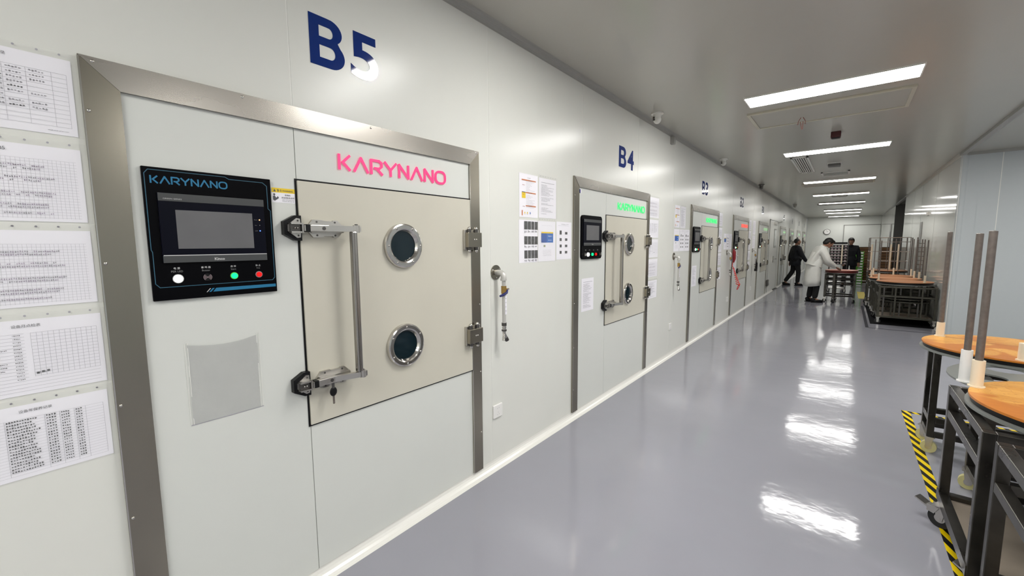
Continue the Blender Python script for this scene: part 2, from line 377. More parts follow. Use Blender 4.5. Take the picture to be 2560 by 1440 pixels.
# ------------------------------------------------------------------ machines set in the left wall
def strokes_logo():
    O = [(.5+.5*math.copysign(abs(math.cos(a))**.75, math.cos(a)), .5+.5*math.copysign(abs(math.sin(a))**.75, math.sin(a))) for a in [i*math.pi/12 for i in range(25)]]
    L = {'K': [[(0, 0), (0, 1)], [(.85, 1), (.28, .5), (.85, 0)]], 'A': [[(0, 0), (.5, 1), (1, 0)]],
         'R': [[(0, 0), (0, 1), (.7, 1), (.92, .86), (.92, .6), (.7, .42), (.3, .42)], [(.5, .4), (.95, 0)]],
         'Y': [[(0, 1), (.5, .45), (1, 1)], [(.5, .45), (.5, 0)]], 'N': [[(0, 0), (0, 1), (.9, 0), (.9, 1)]], 'O': [O]}
    out = []; x = 0
    for ch in 'KARYNANO':
        w = {'K': .95, 'A': 1.12, 'R': 1.0, 'Y': 1.05, 'N': 1.0, 'O': 1.12}[ch]
        out += [[(x+a*w, bb) for a, bb in pl] for pl in L[ch]]
        x += w*(.92 if ch in 'KNR' else 1.0)+.3
    W_ = x-.3
    return [[(a/W_, bb) for a, bb in pl] for pl in out]
LOGO = strokes_logo()
FT, FI, ZB = 2.056, 1.9725, .048        # frame top outer, top inner, bottom
def cjk(b, t, y, z, h, m, x): b.text(t, y, z, h, m, x, anchor='c', bold=.01)

def control_panel_wide(root):
    p = MB(); p.bbox(.004, .016, .116, .497, 1.321, 1.757, BLACKG, .002); cp = p.build('control_panel', root)
    x = .0163
    q = MB(); bl = [(.122, 1.735), (.132, 1.748), (.345, 1.748), (.357, 1.741), (.468, 1.741), (.482, 1.729), (.482, 1.644), (.490, 1.636), (.490, 1.378), (.482, 1.368), (.136, 1.365), (.125, 1.378), (.125, 1.482), (.122, 1.489), (.122, 1.735)]
    q.strokes([bl], .0022, CYAND, 0, 0, 1, 1, x-.0002, x+.0003)
    q.prism([(.282, 1.339), (.292, 1.352), (.492, 1.352), (.492, 1.341)], x-.0002, x+.0004, CYAN)
    q.prism([(.270, 1.339), (.281, 1.352), (.287, 1.352), (.276, 1.339)], x-.0002, x+.0004, CYAN)
    q.prism([(.262, 1.339), (.273, 1.352), (.276, 1.352), (.265, 1.339)], x-.0002, x+.0004, WPRINT)
    q.build('printed_border', cp)
    q = MB(); q.strokes(LOGO, .0045, CYAN, .137, 1.7065, .212, .022, x-.0002, x+.0005); q.build('printed_logo', cp)
    q = MB(); q.bbox(.014, .024, .149, .465, 1.446, 1.676, NAVY, .002)
    q.rect(.1495, .4645, 1.650, 1.6755, .0243, GREYST); q.rect(.1495, .4645, 1.4465, 1.4705, .0243, GREYST); q.rect(.151, .464, 1.4695, 1.4722, .0247, WPRINT)
    q.text('GREEN SERIES', .162, 1.6555, .0042, WPRINT, .0246, w=.05); q.text('Kinco', .292, 1.4515, .0095, WPRINT, .0246, bold=.03, w=.031)
    q.text('Power', .4275, 1.5975, .003, GPRINT, .0242); q.text('Run', .4295, 1.577, .003, GPRINT, .0242); q.text('COM', .4285, 1.556, .003, GPRINT, .0242)
    q.build('touch_display', cp)
    q = MB(); q.box(.022, .0246, .192, .422, 1.493, 1.622, SCREEN); q.build('screen', cp)
    q = MB(); q.cyl((.024, .446, 1.599), (.0255, .446, 1.599), .0022, LEDO, 10); q.cyl((.024, .446, 1.579), (.0255, .446, 1.579), .001, WPRINT, 8); q.cyl((.024, .446, 1.558), (.0255, .446, 1.558), .0022, LEDB, 10); q.build('status_lights', cp)
    q = MB()
    for yy, a, c_ in ((.184, '电 源', 'PER LED'), (.266, '蜂 鸣 器', 'Buzzer'), (.350, '启 动', 'Start'), (.433, '停 止', 'Stop')):
        cjk(q, a, yy, 1.4235, .0075, WPRINT, x); q.text(c_, yy, 1.4135, .0062, GPRINT, x, anchor='c')
    q.build('button_captions', cp)
    def btn(yy, r, m, rim, nm):
        q = MB(); q.cyl((.015, yy, 1.392), (.019, yy, 1.392), r+.0022, rim, 28); q.cyl((.018, yy, 1.392), (.0225, yy, 1.392), r, m, 28, r1=r*.93); q.build(nm, cp)
    btn(.185, .0135, LEDW, CHROME, 'power_button'); btn(.351, .0105, LEDG, GREENC, 'start_button'); btn(.434, .0098, LEDR, PINKB, 'stop_button')
    q = MB(); q.cyl((.015, .269, 1.392), (.018, .269, 1.392), .013, BLACK, 24); q.cyl((.018, .269, 1.392), (.0186, .269, 1.392), .0022, PINKB, 10)
    for r in (.005, .0085, .012):
        for s0 in (0, math.pi):
            pl = [(r*math.cos(s0+t), r*math.sin(s0+t)) for t in [(-.85+1.7*i/6) for i in range(7)]]
            q.strokes([pl], .0013, PINKB, .269, 1.392, 1, 1, .018, .0186)
    q.build('buzzer_button', cp)
    return cp

def control_panel_round(root):
    p = MB(); R = .03; poly = []
    for cy, cz, a0 in ((.492-R, 1.746-R, 0), (.122+R, 1.746-R, 1), (.122+R, 1.369+R, 2), (.492-R, 1.369+R, 3)):
        poly += [(cy+R*math.cos((a0+i/5)*math.pi/2), cz+R*math.sin((a0+i/5)*math.pi/2)) for i in range(6)]
    p.prism(poly, .004, .02, BLACKG); cp = p.build('control_panel', root)
    q = MB(); q.bbox(.018, .026, .144, .467, 1.484, 1.714, NAVY, .002); q.rect(.146, .465, 1.688, 1.712, .0264, GREYST); q.rect(.146, .465, 1.486, 1.508, .0264, GREYST); q.rect(.146, .465, 1.507, 1.510, .0266, GPRINT)
    q.text('Kinco', .29, 1.492, .009, WPRINT, .0265, bold=.03); q.text('GREEN', .16, 1.697, .006, GPRINT, .0265); q.build('touch_display', cp)
    q = MB(); q.box(.024, .0268, .192, .424, 1.533, 1.662, SCREEN); q.build('screen', cp)
    for yy, r, m, nm in ((.168, .013, CHROME, 'switch'), (.222, .017, LEDW, 'power_button'), (.30, .013, LEDG, 'start_button'), (.365, .013, LEDR, 'stop_button'), (.443, .013, DARKM, 'selector_switch')):
        q = MB(); q.cyl((.018, yy, 1.409), (.024, yy, 1.409), r+.002, BLACK, 24); q.cyl((.022, yy, 1.409), (.034, yy, 1.409), r, m, 24, r1=r*.9)
        if nm == 'selector_switch': q.box(.034, .04, yy-.004, yy+.004, 1.40, 1.425, CHROME)
        q.build(nm, cp)
    q = MB()
    for yy, t_ in ((.19, '电源'), (.26, '启动'), (.335, '停止'), (.41, '报警')): cjk(q, t_, yy, 1.442, .011, GPRINT, .0202)
    q.build('button_captions', cp)

def make_machine(y0, label, neon, wide, key=False, group=None, dark=False):
    t = thing('coating_machine', label, 'machine', (0, y0, 0), group)
    Wd, a, c_ = 1.682, .086, 1.602
    b = MB(); b.box(-.001, .0035, .08, .6, ZB, FI+.01, MPANEL); b.box(-.001, .0035, .603, 1.606, ZB, FI+.01, MPANEL); b.box(-.001, .0012, .599, .604, ZB, FI+.01, SEAMD); b.build('front_panel', t)
    # stainless frame, mitred
    x1 = .014
    b = MB(); b.prism([(0, ZB), (a, ZB), (a, FI), (0, FT)], 0, x1, STEEL); b.box(x1-.002, x1+.001, .0, .003, ZB, FT-.004, CHROME); fl = b.build('frame_post', t)
    b = MB(); b.prism([(c_, ZB), (Wd, ZB), (Wd, FT), (c_, FI)], 0, x1, STEEL); b.box(x1-.002, x1+.001, c_-.001, c_+.002, ZB, FI, CHROME); fr = b.build('frame_post', t)
    b = MB(); b.prism([(0, FT), (a, FI), (c_, FI), (Wd, FT)], 0, x1+.0015, STEELT); ft = b.build('frame_rail', t)
    if wide or y0 < 5:
        for par, ps in ((fl, [(.012, z) for z in (.25, .62, 1.0, 1.45, 1.9)]), (fr, [(Wd-.012, z) for z in (.3, .7, 1.13, 1.57)]), (ft, [(.03, FT-.012), (.42, FT-.012), (.95, FT-.012), (1.655, FT-.012)])):
            for yy, zz in ps:
                b = MB(); b.ell((x1+.001, yy, zz), (.003, .005, .005), CHROME, 10, 6); b.build('rivet', par)
    # lit lettering
    b = MB(); ly0, lw = (.79, .622) if wide else (.855, .68)
    b.strokes(LOGO, .0105 if wide else .0115, neon, ly0, 1.838, lw, .062, .006, .010); b.build('lit_lettering', t)
    # door
    b = MB(); b.box(.0, .0065, .593, 1.603, .719, 1.773, BLACK); b.build('door_gasket', t)
    b = MB(); b.bbox(.004, .014, .6005, 1.6, .7265, 1.7655, DOORM, .0015); d = b.build('door', t)
    for i, (py, pz) in enumerate(((1.106, 1.497), (1.1, .985))):
        b = MB(); b.ring((py, pz), .112, .074, .013, .036, CHROME, 48, .009)
        for q in range(6):
            an = math.radians(q*60+(30 if i else 0)); b.ell((.036, py+.096*math.cos(an), pz+.096*math.sin(an)), (.004, .0055, .0055), CHROME, 10, 6); b.ell((.0392, py+.096*math.cos(an), pz+.096*math.sin(an)), (.0015, .0025, .0025), DARKM, 8, 4)
        b.build('porthole_ring', d)
        b = MB(); b.cyl((.013, py, pz), (.018, py, pz), .077, GLASSD, 40); b.build('porthole_glass', d)
    # latches
    for i, zc_ in enumerate((1.572, .918)):
        b = MB(); b.prism([(.531, zc_+.026), (.574, zc_+.051), (.6, zc_+.051), (.6, zc_-.051), (.574, zc_-.05), (.531, zc_-.026)], .0036, .03, BLACK); sp = b.build('strike_plate', t)
        b = MB(); b.prism([(.543, zc_+.012), (.578, zc_+.04), (.592, zc_+.038), (.594, zc_+.02), (.594, zc_-.02), (.592, zc_-.038), (.578, zc_-.04), (.543, zc_-.012)], .03, .036, CASTM)
        b.box(.036, .062, .546, .59, zc_+.014, zc_+.02, CASTM); b.box(.036, .062, .546, .59, zc_-.02, zc_-.014, CASTM); b.box(.036, .062, .588, .594, zc_-.02, zc_+.02, CASTM)
        b.box(.036, .05, .548, .586, zc_-.013, zc_+.013, DARKM); b.ell((.055, .572, zc_), (.006, .004, .004), CHROME, 8, 6); b.ell((.055, .562, zc_), (.006, .004, .004), CHROME, 8, 6)
        b.ell((.037, .583, zc_+.03), (.002, .004, .004), DARKM, 8, 4); b.ell((.037, .583, zc_-.03), (.002, .004, .004), DARKM, 8, 4)
        b.build('strike', sp)
        zb = zc_
        # mount plate with the cut corners and screws
        b = MB(); b.prism([(.628, zb+.012), (.648, zb+.037), (.69, zb+.037), (.695, zb+.033), (.735, zb+.033), (.74, zb+.037), (.757, zb+.037), (.778, zb+.015), (.778, zb-.015), (.757, zb-.037), (.74, zb-.037), (.735, zb-.031), (.695, zb-.031), (.69, zb-.037), (.648, zb-.037), (.628, zb-.012)], .013, .026, CASTM)
        b.box(.02, .045, .635, .775, zb-.017, zb+.017, CASTM)
        for yy in (.665, .745):
            for s_ in (-1, 1): b.cyl((.026, yy, zb+s_*.028), (.0275, yy, zb+s_*.028), .0042, DARKM, 10)
        b.build('latch_mount', d)
        # latch body and arm, growing out from the door to the handle bar
        T = Matrix.Identity(4)
        b = MB(); b.bbox(.04, .066, .618, .7, zb-.014, zb+.014, CASTM, .003)
        b.prism([(.040, .595), (.066, .595), (.066, .62), (.040, .62)], zb-.012, zb+.012, CASTM, 'z'); b.bbox(.036, .069, .6, .619, zb-.0155, zb+.0155, BLACK, .003)
        b.cyl((.066, .676, zb), (.0675, .676, zb), .0075, DARKM, 20)
        b.prism([(.046, .69), (.066, .69), (.094, .795), (.094, .83), (.076, .83), (.074, .8)], zb-.012, zb+.012, CASTM, 'z')
        b.cyl((.084, .812, zb-.016), (.084, .812, zb+.016), .014, CASTM, 20); b.cyl((.084, .812, zb+.014), (.084, .812, zb+.021), .007, DARKM, 12)
        b.build('latch_arm', d)
    b = MB(); b.bbox(.068, .096, .784, .811, .93, 1.562, BARM, .006); b.box(.0675, .0965, .793, .7945, .93, 1.562, DARKM); b.build('handle_bar', d)
    if key:
        b = MB(); b.cyl((.06, .682, .905), (.06, .682, .880), .006, DARKM, 12); b.ell((.06, .682, .864), (.006, .0165, .021), BLACK, 14, 8); b.box(.0585, .0615, .678, .686, .815, .85, ROD); b.ell((.06, .682, .814), (.003, .005, .006), ROD); b.build('key', d)
    # hinges
    for zc_ in (1.53, .952):
        b = MB(); b.bbox(.012, .03, 1.535, 1.59, zc_-.06, zc_+.058, CASTM, .002); b.bbox(.012, .03, 1.604, 1.655, zc_-.06, zc_+.058, CASTM, .002)
        b.bbox(.028, .058, 1.538, 1.652, zc_-.045, zc_+.042, STEEL, .003)
        for yy in (1.565, 1.622):
            b.cyl((.036, yy, zc_-.062), (.036, yy, zc_+.06), .013, DARKM, 14); b.ell((.036, yy, zc_+.064), (.012, .012, .012), CHROME, 12, 8); b.ell((.036, yy, zc_-.066), (.012, .012, .012), CHROME, 12, 8)
        for yy in (1.588, 1.603): b.ell((.059, yy, zc_), (.003, .005, .005), CHROME, 10, 6)
        b.build('hinge', d)
    if wide: control_panel_wide(t)
    else: control_panel_round(t)
    return t
mB5 = make_machine(.198, 'nearest white machine front under blue B5 with pink lit lettering and hanging key', PINK, True, key=True)
mB4 = make_machine(3.011, 'white and steel machine front under blue B4 with bright green lit lettering', GREENN, False)
mB3 = make_machine(6.306, 'white and steel machine front under blue B3 with green lit lettering', GREENN, False)
mB2 = make_machine(9.15, 'white and steel machine front under blue B2 with orange-red lit lettering', REDN, False)
mB1 = make_machine(12.18, 'white and steel machine front under blue B1, just before the white door', PALEN, False)
far = [(16.55, 'first machine front past the white door, steel frame with long latch bar'), (19.4, 'second machine front past the white door, partly hidden by man in dark suit'),
       (22.55, 'third machine front past the white door, behind the head of the man in dark suit'), (25.6, 'last machine front in the row, next to the far end wall')]
for y0, lb in far: dup(mB1, (0, y0, 0), lb, 'machine fronts past the white door')

# number signs on the wall
def arc(cx, cy, rx, ry, a0, a1, n=14): return [(cx+rx*math.cos(math.radians(a0+(a1-a0)*i/n)), cy+ry*math.sin(math.radians(a0+(a1-a0)*i/n))) for i in range(n+1)]
GLYPH_B = plate_geo([(0, 0), (0, 1), (.5, 1)]+arc(.56, .755, .38, .245, 90, -50)[1:]+arc(.60, .275, .40, .275, 55, -90)[1:],
    [[(.27, .60), (.27, .82), (.5, .82)]+arc(.55, .71, .12, .11, 90, -90)[1:], [(.27, .18), (.27, .43), (.55, .43)]+arc(.58, .305, .14, .125, 90, -90)[1:]], 0)
def number_sign(txt, y0, z0, w, label):
    b = MB(); b.recalc = False; yy = y0
    for ch, cw in zip(txt, (.475, .435)):
        if ch == '1': cw = .22; yy += w*.06
        vs, fs = GLYPH_B if ch == 'B' else text_geo(ch, .022, 12)
        mnx = min(v[0] for v in vs); mxx = max(v[0] for v in vs); mny = min(v[1] for v in vs); mxy = max(v[1] for v in vs)
        b.add([(.0012, yy+(v[0]-mnx)*w*cw/(mxx-mnx), z0+(v[1]-mny)*.2/(mxy-mny)) for v in vs], fs, BLUE); yy += w*.565
    o = b.build('number_sign'); tag(o, label, 'sign')
    md = o.modifiers.new('thick', 'SOLIDIFY'); md.thickness = .001; md.offset = 0
    return o
number_sign('B5', .887, 2.255, .323, 'large blue B5 lettering on the wall above nearest machine')
number_sign('B4', 3.876, 2.25, .36, 'blue B4 lettering on the wall above second machine')
number_sign('B3', 6.86, 2.25, .34, 'blue B3 lettering on the wall above third machine')
number_sign('B2', 9.78, 2.25, .36, 'small blue B2 lettering on the wall above fourth machine')
number_sign('B1', 12.62, 2.25, .34, 'small blue B1 lettering on the wall above fifth machine')
for i, (yy, tx) in enumerate(((17.3, 'A5'), (20.2, 'A4'), (23.2, 'A3'), (26.2, 'A2'))):
    number_sign(tx, yy, 2.27, .34, 'tiny dark lettering high on the wall above %s machine past the white door' % ('first', 'second', 'third', 'last')[i])

# yellow warning sticker, empty pouch, notices
b = MB(); b.box(.0035, .0042, .702, .79, 1.672, 1.729, PAPER); b.rect(.702, .79, 1.711, 1.729, .0045, YELPR)
b.prism([(.708, 1.7145), (.718, 1.7145), (.713, 1.7245)], .0044, .0048, INK); b.text('警 告 /WARNING', .722, 1.7145, .0095, INK, .0044, w=.06)
b.ell((.0046, .711, 1.703), (.0006, .004, .004), INK, 10, 6); b.prism([(.706, 1.682), (.712, 1.678), (.716, 1.681), (.728, 1.69), (.724, 1.697), (.718, 1.69), (.712, 1.699), (.706, 1.696)], .0044, .0048, INK)
b.text('使用前', .75, 1.699, .007, INK, .0044); b.text('阅读使用说明', .738, 1.6885, .0072, INK, .0044, w=.049); b.text('READ THE OPERATION', .74, 1.682, .003, INK, .0044, w=.046); b.text('MANUAL BEFORE USE', .74, 1.6765, .003, INK, .0044, w=.046)
tag(b.build('warning_sticker'), 'yellow and white warning sticker with reader pictogram beside the door of machine B5', 'sticker')
t = thing('document_pouch', 'empty clear plastic pouch taped on the white front of machine B5', 'pouch', (0, 0, 0))
n = 14; vs = []; fs = []
for j in range(n+1):
    for i in range(n+1):
        u, v = i/n, j/n; yy = .392+.222*u; zz = .870+(.288-.014*math.sin(math.pi*u))*v
        vs.append((.0045+.004*math.sin(math.pi*u)*(.3+.7*v)+.0012*math.sin(9*u+7*v), yy, zz))
for j in range(n):
    for i in range(n): fs.append((j*(n+1)+i, j*(n+1)+i+1, (j+1)*(n+1)+i+1, (j+1)*(n+1)+i))
b = MB(); b.add(vs, fs, POUCH, None, True); b.build('film', t)
b = MB()
for yy in (.386, .394, .612, .620): b.box(.0036, .0052, yy-.001, yy+.001, .870, 1.165, SEAM)
b.box(.0036, .005, .386, .621, .867, .870, INKL); b.build('seam', t)

def sheet(y0, y1, z0, z1, kind, label, name='paper_sheet', sleeve=True, group=None, x=.0, tilt=0, cat='paper', title=None, seed=0):
    rnd = random.Random(seed+int(y0*100)+int(z0*1000))
    cy, cz = (y0+y1)/2, (z0+z1)/2; w, h = y1-y0, z1-z0
    t = thing(name, label, cat, (x, cy, cz), group); t.rotation_euler = (math.radians(tilt), 0, 0)
    b = MB(); n = 6; vs = []; fs = []
    for j in range(n+1):
        for i in range(n+1):
            u, v = i/n, j/n; vs.append((.0016+.0012*math.sin(5*u+seed)*math.sin(4*v+1+seed*.7)*min(1, 4*min(u, 1-u, v, 1-v)), -w/2+w*u, -h/2+h*v))
    for j in range(n):
        for i in range(n): fs.append((j*(n+1)+i, j*(n+1)+i+1, (j+1)*(n+1)+i+1, (j+1)*(n+1)+i))
    b.add(vs, fs, PAPER, None, True); b.box(.0002, .0006, -w/2, w/2, -h/2, h/2, PAPER); b.build('page', t)
    p = MB(); X = .0032
    def hl(z, a=-.46, c=.46, m=INKL, th=.0006): p.rect(a*w, c*w, z*h-th/2, z*h+th/2, X, m)
    def vl(y, a=-.44, c=.34, m=INKL, th=.0006): p.rect(y*w-th/2, y*w+th/2, a*h, c*h, X, m)
    def scrib(y, z, ww, hh, m=INK):
        k = max(2, int(ww/(hh*.8)))
        for i in range(k):
            yy = y+ww*i/k; p.rect(yy, yy+ww/k*.55, z-hh*rnd.uniform(.1, .5), z+hh*rnd.uniform(.1, .5), X+.0002, m)
            if rnd.random() < .6: p.rect(yy, yy+ww/k*.8, z-hh*.08, z+hh*.08, X+.0002, m)
    if title: p.text(title, 0, .40*h, .0085 if h < .3 else .007, INK, X, anchor='c')
    if kind == 'table':
        for i in range(13): hl(.30-i*.058)
        for y in (-.46, -.25, -.08, .06, .2, .36, .46): vl(y, -.40, .30)
        for i in range(9):
            for y in (-.42, -.22, -.04, .08, .22):
                if rnd.random() < .92: scrib(y*w, (.30-(i+.5)*.058)*h, .1*w, .03*h, INKL if rnd.random() < .8 else INK)
        scrib(.3*w, -.45*h, .14*w, .014*h, INKL)
    elif kind == 'grid':
        for i in range(21): hl(.32-i*.0385, th=.0004)
        for i in range(33): vl(-.47+i*.0285, -.46, .32, th=.0004)
        for r in (2, 3, 6, 7, 11, 12, 15, 16, 18):
            yy = -.46
            while yy < rnd.uniform(.2, .34):
                if rnd.random() < .85: scrib(yy*w, (.32-(r+.5)*.0385)*h, .026*w, .03*h, INKP if rnd.random() < .6 else INKL)
                yy += .0285
    elif kind == 'checks':
        for i in range(18): hl(.32-i*.045, .02 if i < 14 else -.46, .46)
        for i in range(13): vl(.02+i*.0367, -.27, .32)
        for i in range(14):
            hl(.32-i*.045, -.46, -.02); scrib(-.45*w, (.30-i*.045)*h, rnd.uniform(.1, .33)*w, .016*h, INK); scrib(-.09*w, (.30-i*.045)*h, .05*w, .016*h, INK)
        scrib(.03*w, -.22*h, .1*w, .05*h)
    elif kind == 'log':
        for i in range(20): hl(.32-i*.04, th=.0004)
        for y in (-.46, -.2, .05, .15, .25, .33, .46): vl(y, -.44, .32)
        for i in range(18):
            z = (.30-i*.04)*h; scrib(-.19*w, z, rnd.uniform(.15, .22)*w, .028*h); scrib(.06*w, z, .07*w, .026*h); scrib(.16*w, z, .06*w, .026*h); scrib(.26*w, z, .05*w, .026*h)
    elif kind == 'text':
        for i in range(26):
            if rnd.random() < .85: scrib(-.38*w, (.33-i*.029)*h, rnd.uniform(.3, .74)*w, .0045*1.2, INKL)
        p.rect(-.38*w, .38*w, .385*h, .395*h, X, INKL)
    elif kind == 'warning':
        p.text('安全注意事项', 0, .40*h, .006, INK, X, anchor='c')
        for z in (.355, .07, -.235): p.rect((-.38 if z > .3 else -.17)*w, .38*w, (z-.012)*h, (z+.014)*h, X, ORPR); scrib(-.02*w, z*h, .2*w, .006, INK)
        p.rect(-.37*w, -.18*w, -.06*h, .085*h, X, YELPR); p.rect(-.37*w, -.18*w, .068*h, .085*h, X+.0002, INK); scrib(-.33*w, .02*h, .1*w, .007, ORPR)
        scrib(-.34*w, .24*h, .13*w, .006, REDP); scrib(-.34*w, -.25*h, .13*w, .006, REDP)
        for i in range(22):
            if i not in (9, 10): scrib(-.15*w, (.32-i*.028)*h, rnd.uniform(.15, .5)*w, .003, INKL)
        p.rect(-.38*w, -.33*w, -.46*h, -.34*h, X, ORPR)
        for i, y in enumerate((-.22, -.08, .07)): p.prism([((y-.035)*w, -.41*h), ((y+.035)*w, -.41*h), (y*w, -.365*h)], X-.0004, X, YELPR if i < 2 else BLPR); scrib((y-.03)*w, -.43*h, .06*w, .004, INK)
    elif kind == 'photos':
        for z in (.38, .03, -.30):
            for i in range(4): p.rect((-.23+i*.19)*w, (-.23+i*.19+.165)*w, (z-.1)*h, (z+.09)*h, X, PHOTO); scrib((-.22+i*.19)*w, (z-.15)*h, .13*w, .02, INKL)
    elif kind == 'bluebox':
        hl(.39, -.3, .3); p.rect(-.33*w, .36*w, -.03*h, .20*h, X, BLPR); p.rect(-.33*w, .36*w, .20*h, .235*h, X, YELPR); p.rect(-.33*w, -.02*w, -.03*h, .2*h, X+.0002, mat('deep_blue_print', (.03, .10, .38), .6))
        scrib(-.28*w, .0*h, .2*w, .006, PAPER); scrib(.05*w, .13*h, .25*w, .008, PAPER); scrib(.06*w, .03*h, .2*w, .006, PAPER); p.rect(-.2*w, -.1*w, -.14*h, -.09*h, X, mat('olive_print', (.35, .38, .25), .6))
        for i in range(5): scrib(-.25*w, (-.22-i*.035)*h, .5*w, .003, INKL)
    elif kind == 'icons':
        scrib(-.2*w, .44*h, .5*w, .006, INKL); scrib(-.4*w, .4*h, .7*w, .003, INKL)
        for i, z in enumerate((.2, .03, -.14, -.31)):
            p.rect(-.3*w, -.3*w+.13*w, (z-.035)*h, (z+.04+(.03 if i == 0 else 0))*h, X, PHOTO); p.rect(.06*w, .21*w, (z-.03)*h, (z+.035)*h, X, PHOTO)
    p.recalc = False
    p.build('print', t)
    if sleeve:
        b = MB(); b.rect(-w/2-.004, w/2+.012, -h/2-.004, h/2+.018, .0042, SLEEVE); b.build('sleeve', t)
        b = MB()
        for i in range(7): b.cyl((.0039, -w/2+w*(i+.5)/7, h/2+.011), (.0042, -w/2+w*(i+.5)/7, h/2+.011), .0028, INKL, 10)
        b.build('punched_holes', t)
    return t
G1 = 'record sheets left of machine B5'
sheet(-.112, .184, 1.82, 2.032, 'table', 'topmost record sheet in clear sleeve left of machine B5, ruled table with handwriting', group=G1, title='设备运行记录', seed=1)
sheet(-.112, .184, 1.573, 1.783, 'grid', 'purplish dense grid sheet, second from top left of machine B5', group=G1, title='B5', seed=2)
sheet(-.112, .186, 1.335, 1.548, 'grid', 'dense grid sheet, third from top left of machine B5', group=G1, seed=3)
sheet(-.112, .188, 1.088, 1.30, 'checks', 'checklist sheet with empty boxes, fourth from top left of machine B5', group=G1, title='设备月点检表', seed=4)
sheet(-.112, .184, .85, 1.06, 'log', 'bottom log sheet left of machine B5, full of handwriting', group=G1, title='设备年保养记录', seed=5)
# notices between B5 and B4
sheet(2.292, 2.512, 1.69, 1.99, 'warning', 'safety sheet with orange bars and a yellow box, left of machine B4', name='safety_notice', sleeve=False, cat='notice')
sheet(2.527, 2.757, 1.695, 1.985, 'text', 'text sheet in wrinkled sleeve directly right of the orange-barred safety sheet left of B4', name='text_notice', cat='notice', seed=2)
sheet(2.287, 2.508, 1.37, 1.672, 'photos', 'sheet with three rows of dark photos, left of machine B4', name='photo_notice', sleeve=False, cat='notice')
sheet(2.518, 2.748, 1.372, 1.672, 'bluebox', 'sheet with a blue and yellow box print, left of machine B4', name='blue_notice', cat='notice', seed=1)
sheet(2.765, 2.99, 1.378, 1.676, 'icons', 'sheet with small dark pictures touching the steel frame of machine B4', name='icon_notice', sleeve=False, cat='notice')
b = MB(); b.box(.0036, .006, 3.105, 3.14, 1.925, 1.96, PAPER); b.box(.0036, .0065, 3.108, 3.126, 1.925, 1.958, BLUE); tag(b.build('blue_sticker'), 'tiny blue sticker in the top left corner of machine B4', 'sticker')
sheet(3.164, 3.383, .909, 1.20, 'text', 'lavender notice sheet on the front of machine B4 below its control panel', name='text_notice', sleeve=False, cat='notice', x=.0036, seed=4)
sheet(6.47, 6.70, .855, 1.165, 'text', 'faint notice sheet on the front of machine B3 below its control panel', name='text_notice', sleeve=False, cat='notice', x=.0036, seed=5)
sheet(9.36, 9.59, .87, 1.18, 'text', 'faint notice sheet on the front of machine B2 below its control panel', name='text_notice', sleeve=False, cat='notice', x=.0036, seed=6)
def column(y0, name, w=.31):
    rows = [(1.80, 2.03), (1.568, 1.775), (1.338, 1.55), (1.11, 1.32), (.853, 1.065)]
    for i, (z0, z1) in enumerate(rows):
        sheet(y0, y0+w, z0, z1, ('grid', 'table', 'checks', 'grid', 'text')[i], '%s record sheet in the column right of machine %s' % (('topmost', 'second highest', 'middle', 'second lowest', 'lowest')[i], name), group='record sheets right of machine '+name, seed=i+3)
column(4.715, 'B4', .30); column(7.995, 'B3', .29); column(10.9, 'B2', .29)
sheet(5.61, 5.82, 1.71, 2.0, 'warning', 'small orange-marked safety sheet left of machine B3', name='safety_notice', sleeve=False, cat='notice')
sheet(5.85, 6.08, 1.705, 2.0, 'text', 'upper right text sheet left of machine B3', name='text_notice', cat='notice', seed=9)
sheet(5.60, 5.83, 1.395, 1.69, 'bluebox', 'sheet with pale blue print left of machine B3', name='blue_notice', sleeve=False, cat='notice')
sheet(5.845, 6.06, 1.395, 1.69, 'icons', 'sheet with dark pictures, middle of lower row left of machine B3', name='icon_notice', sleeve=False, cat='notice')
sheet(6.07, 6.295, 1.395, 1.69, 'icons', 'sheet with dark pictures touching the steel frame of machine B3', name='icon_notice', sleeve=False, cat='notice')
sheet(8.45, 8.66, 1.38, 1.675, 'bluebox', 'leftmost notice sheet in the row left of machine B2', name='blue_notice', sleeve=False, cat='notice')
sheet(8.68, 8.89, 1.38, 1.675, 'icons', 'middle notice sheet in the row left of machine B2', name='icon_notice', sleeve=False, cat='notice')
sheet(8.91, 9.13, 1.38, 1.675, 'text', 'notice sheet touching the frame of machine B2 behind the red handle', name='text_notice', sleeve=False, cat='notice')
sheet(11.42, 11.78, 1.70, 2.03, 'text', 'upper large notice sheet left of machine B1', name='text_notice', sleeve=False, cat='notice')
sheet(11.42, 11.78, 1.37, 1.68, 'text', 'lower large notice sheet left of machine B1', name='text_notice', sleeve=False, cat='notice', seed=3)

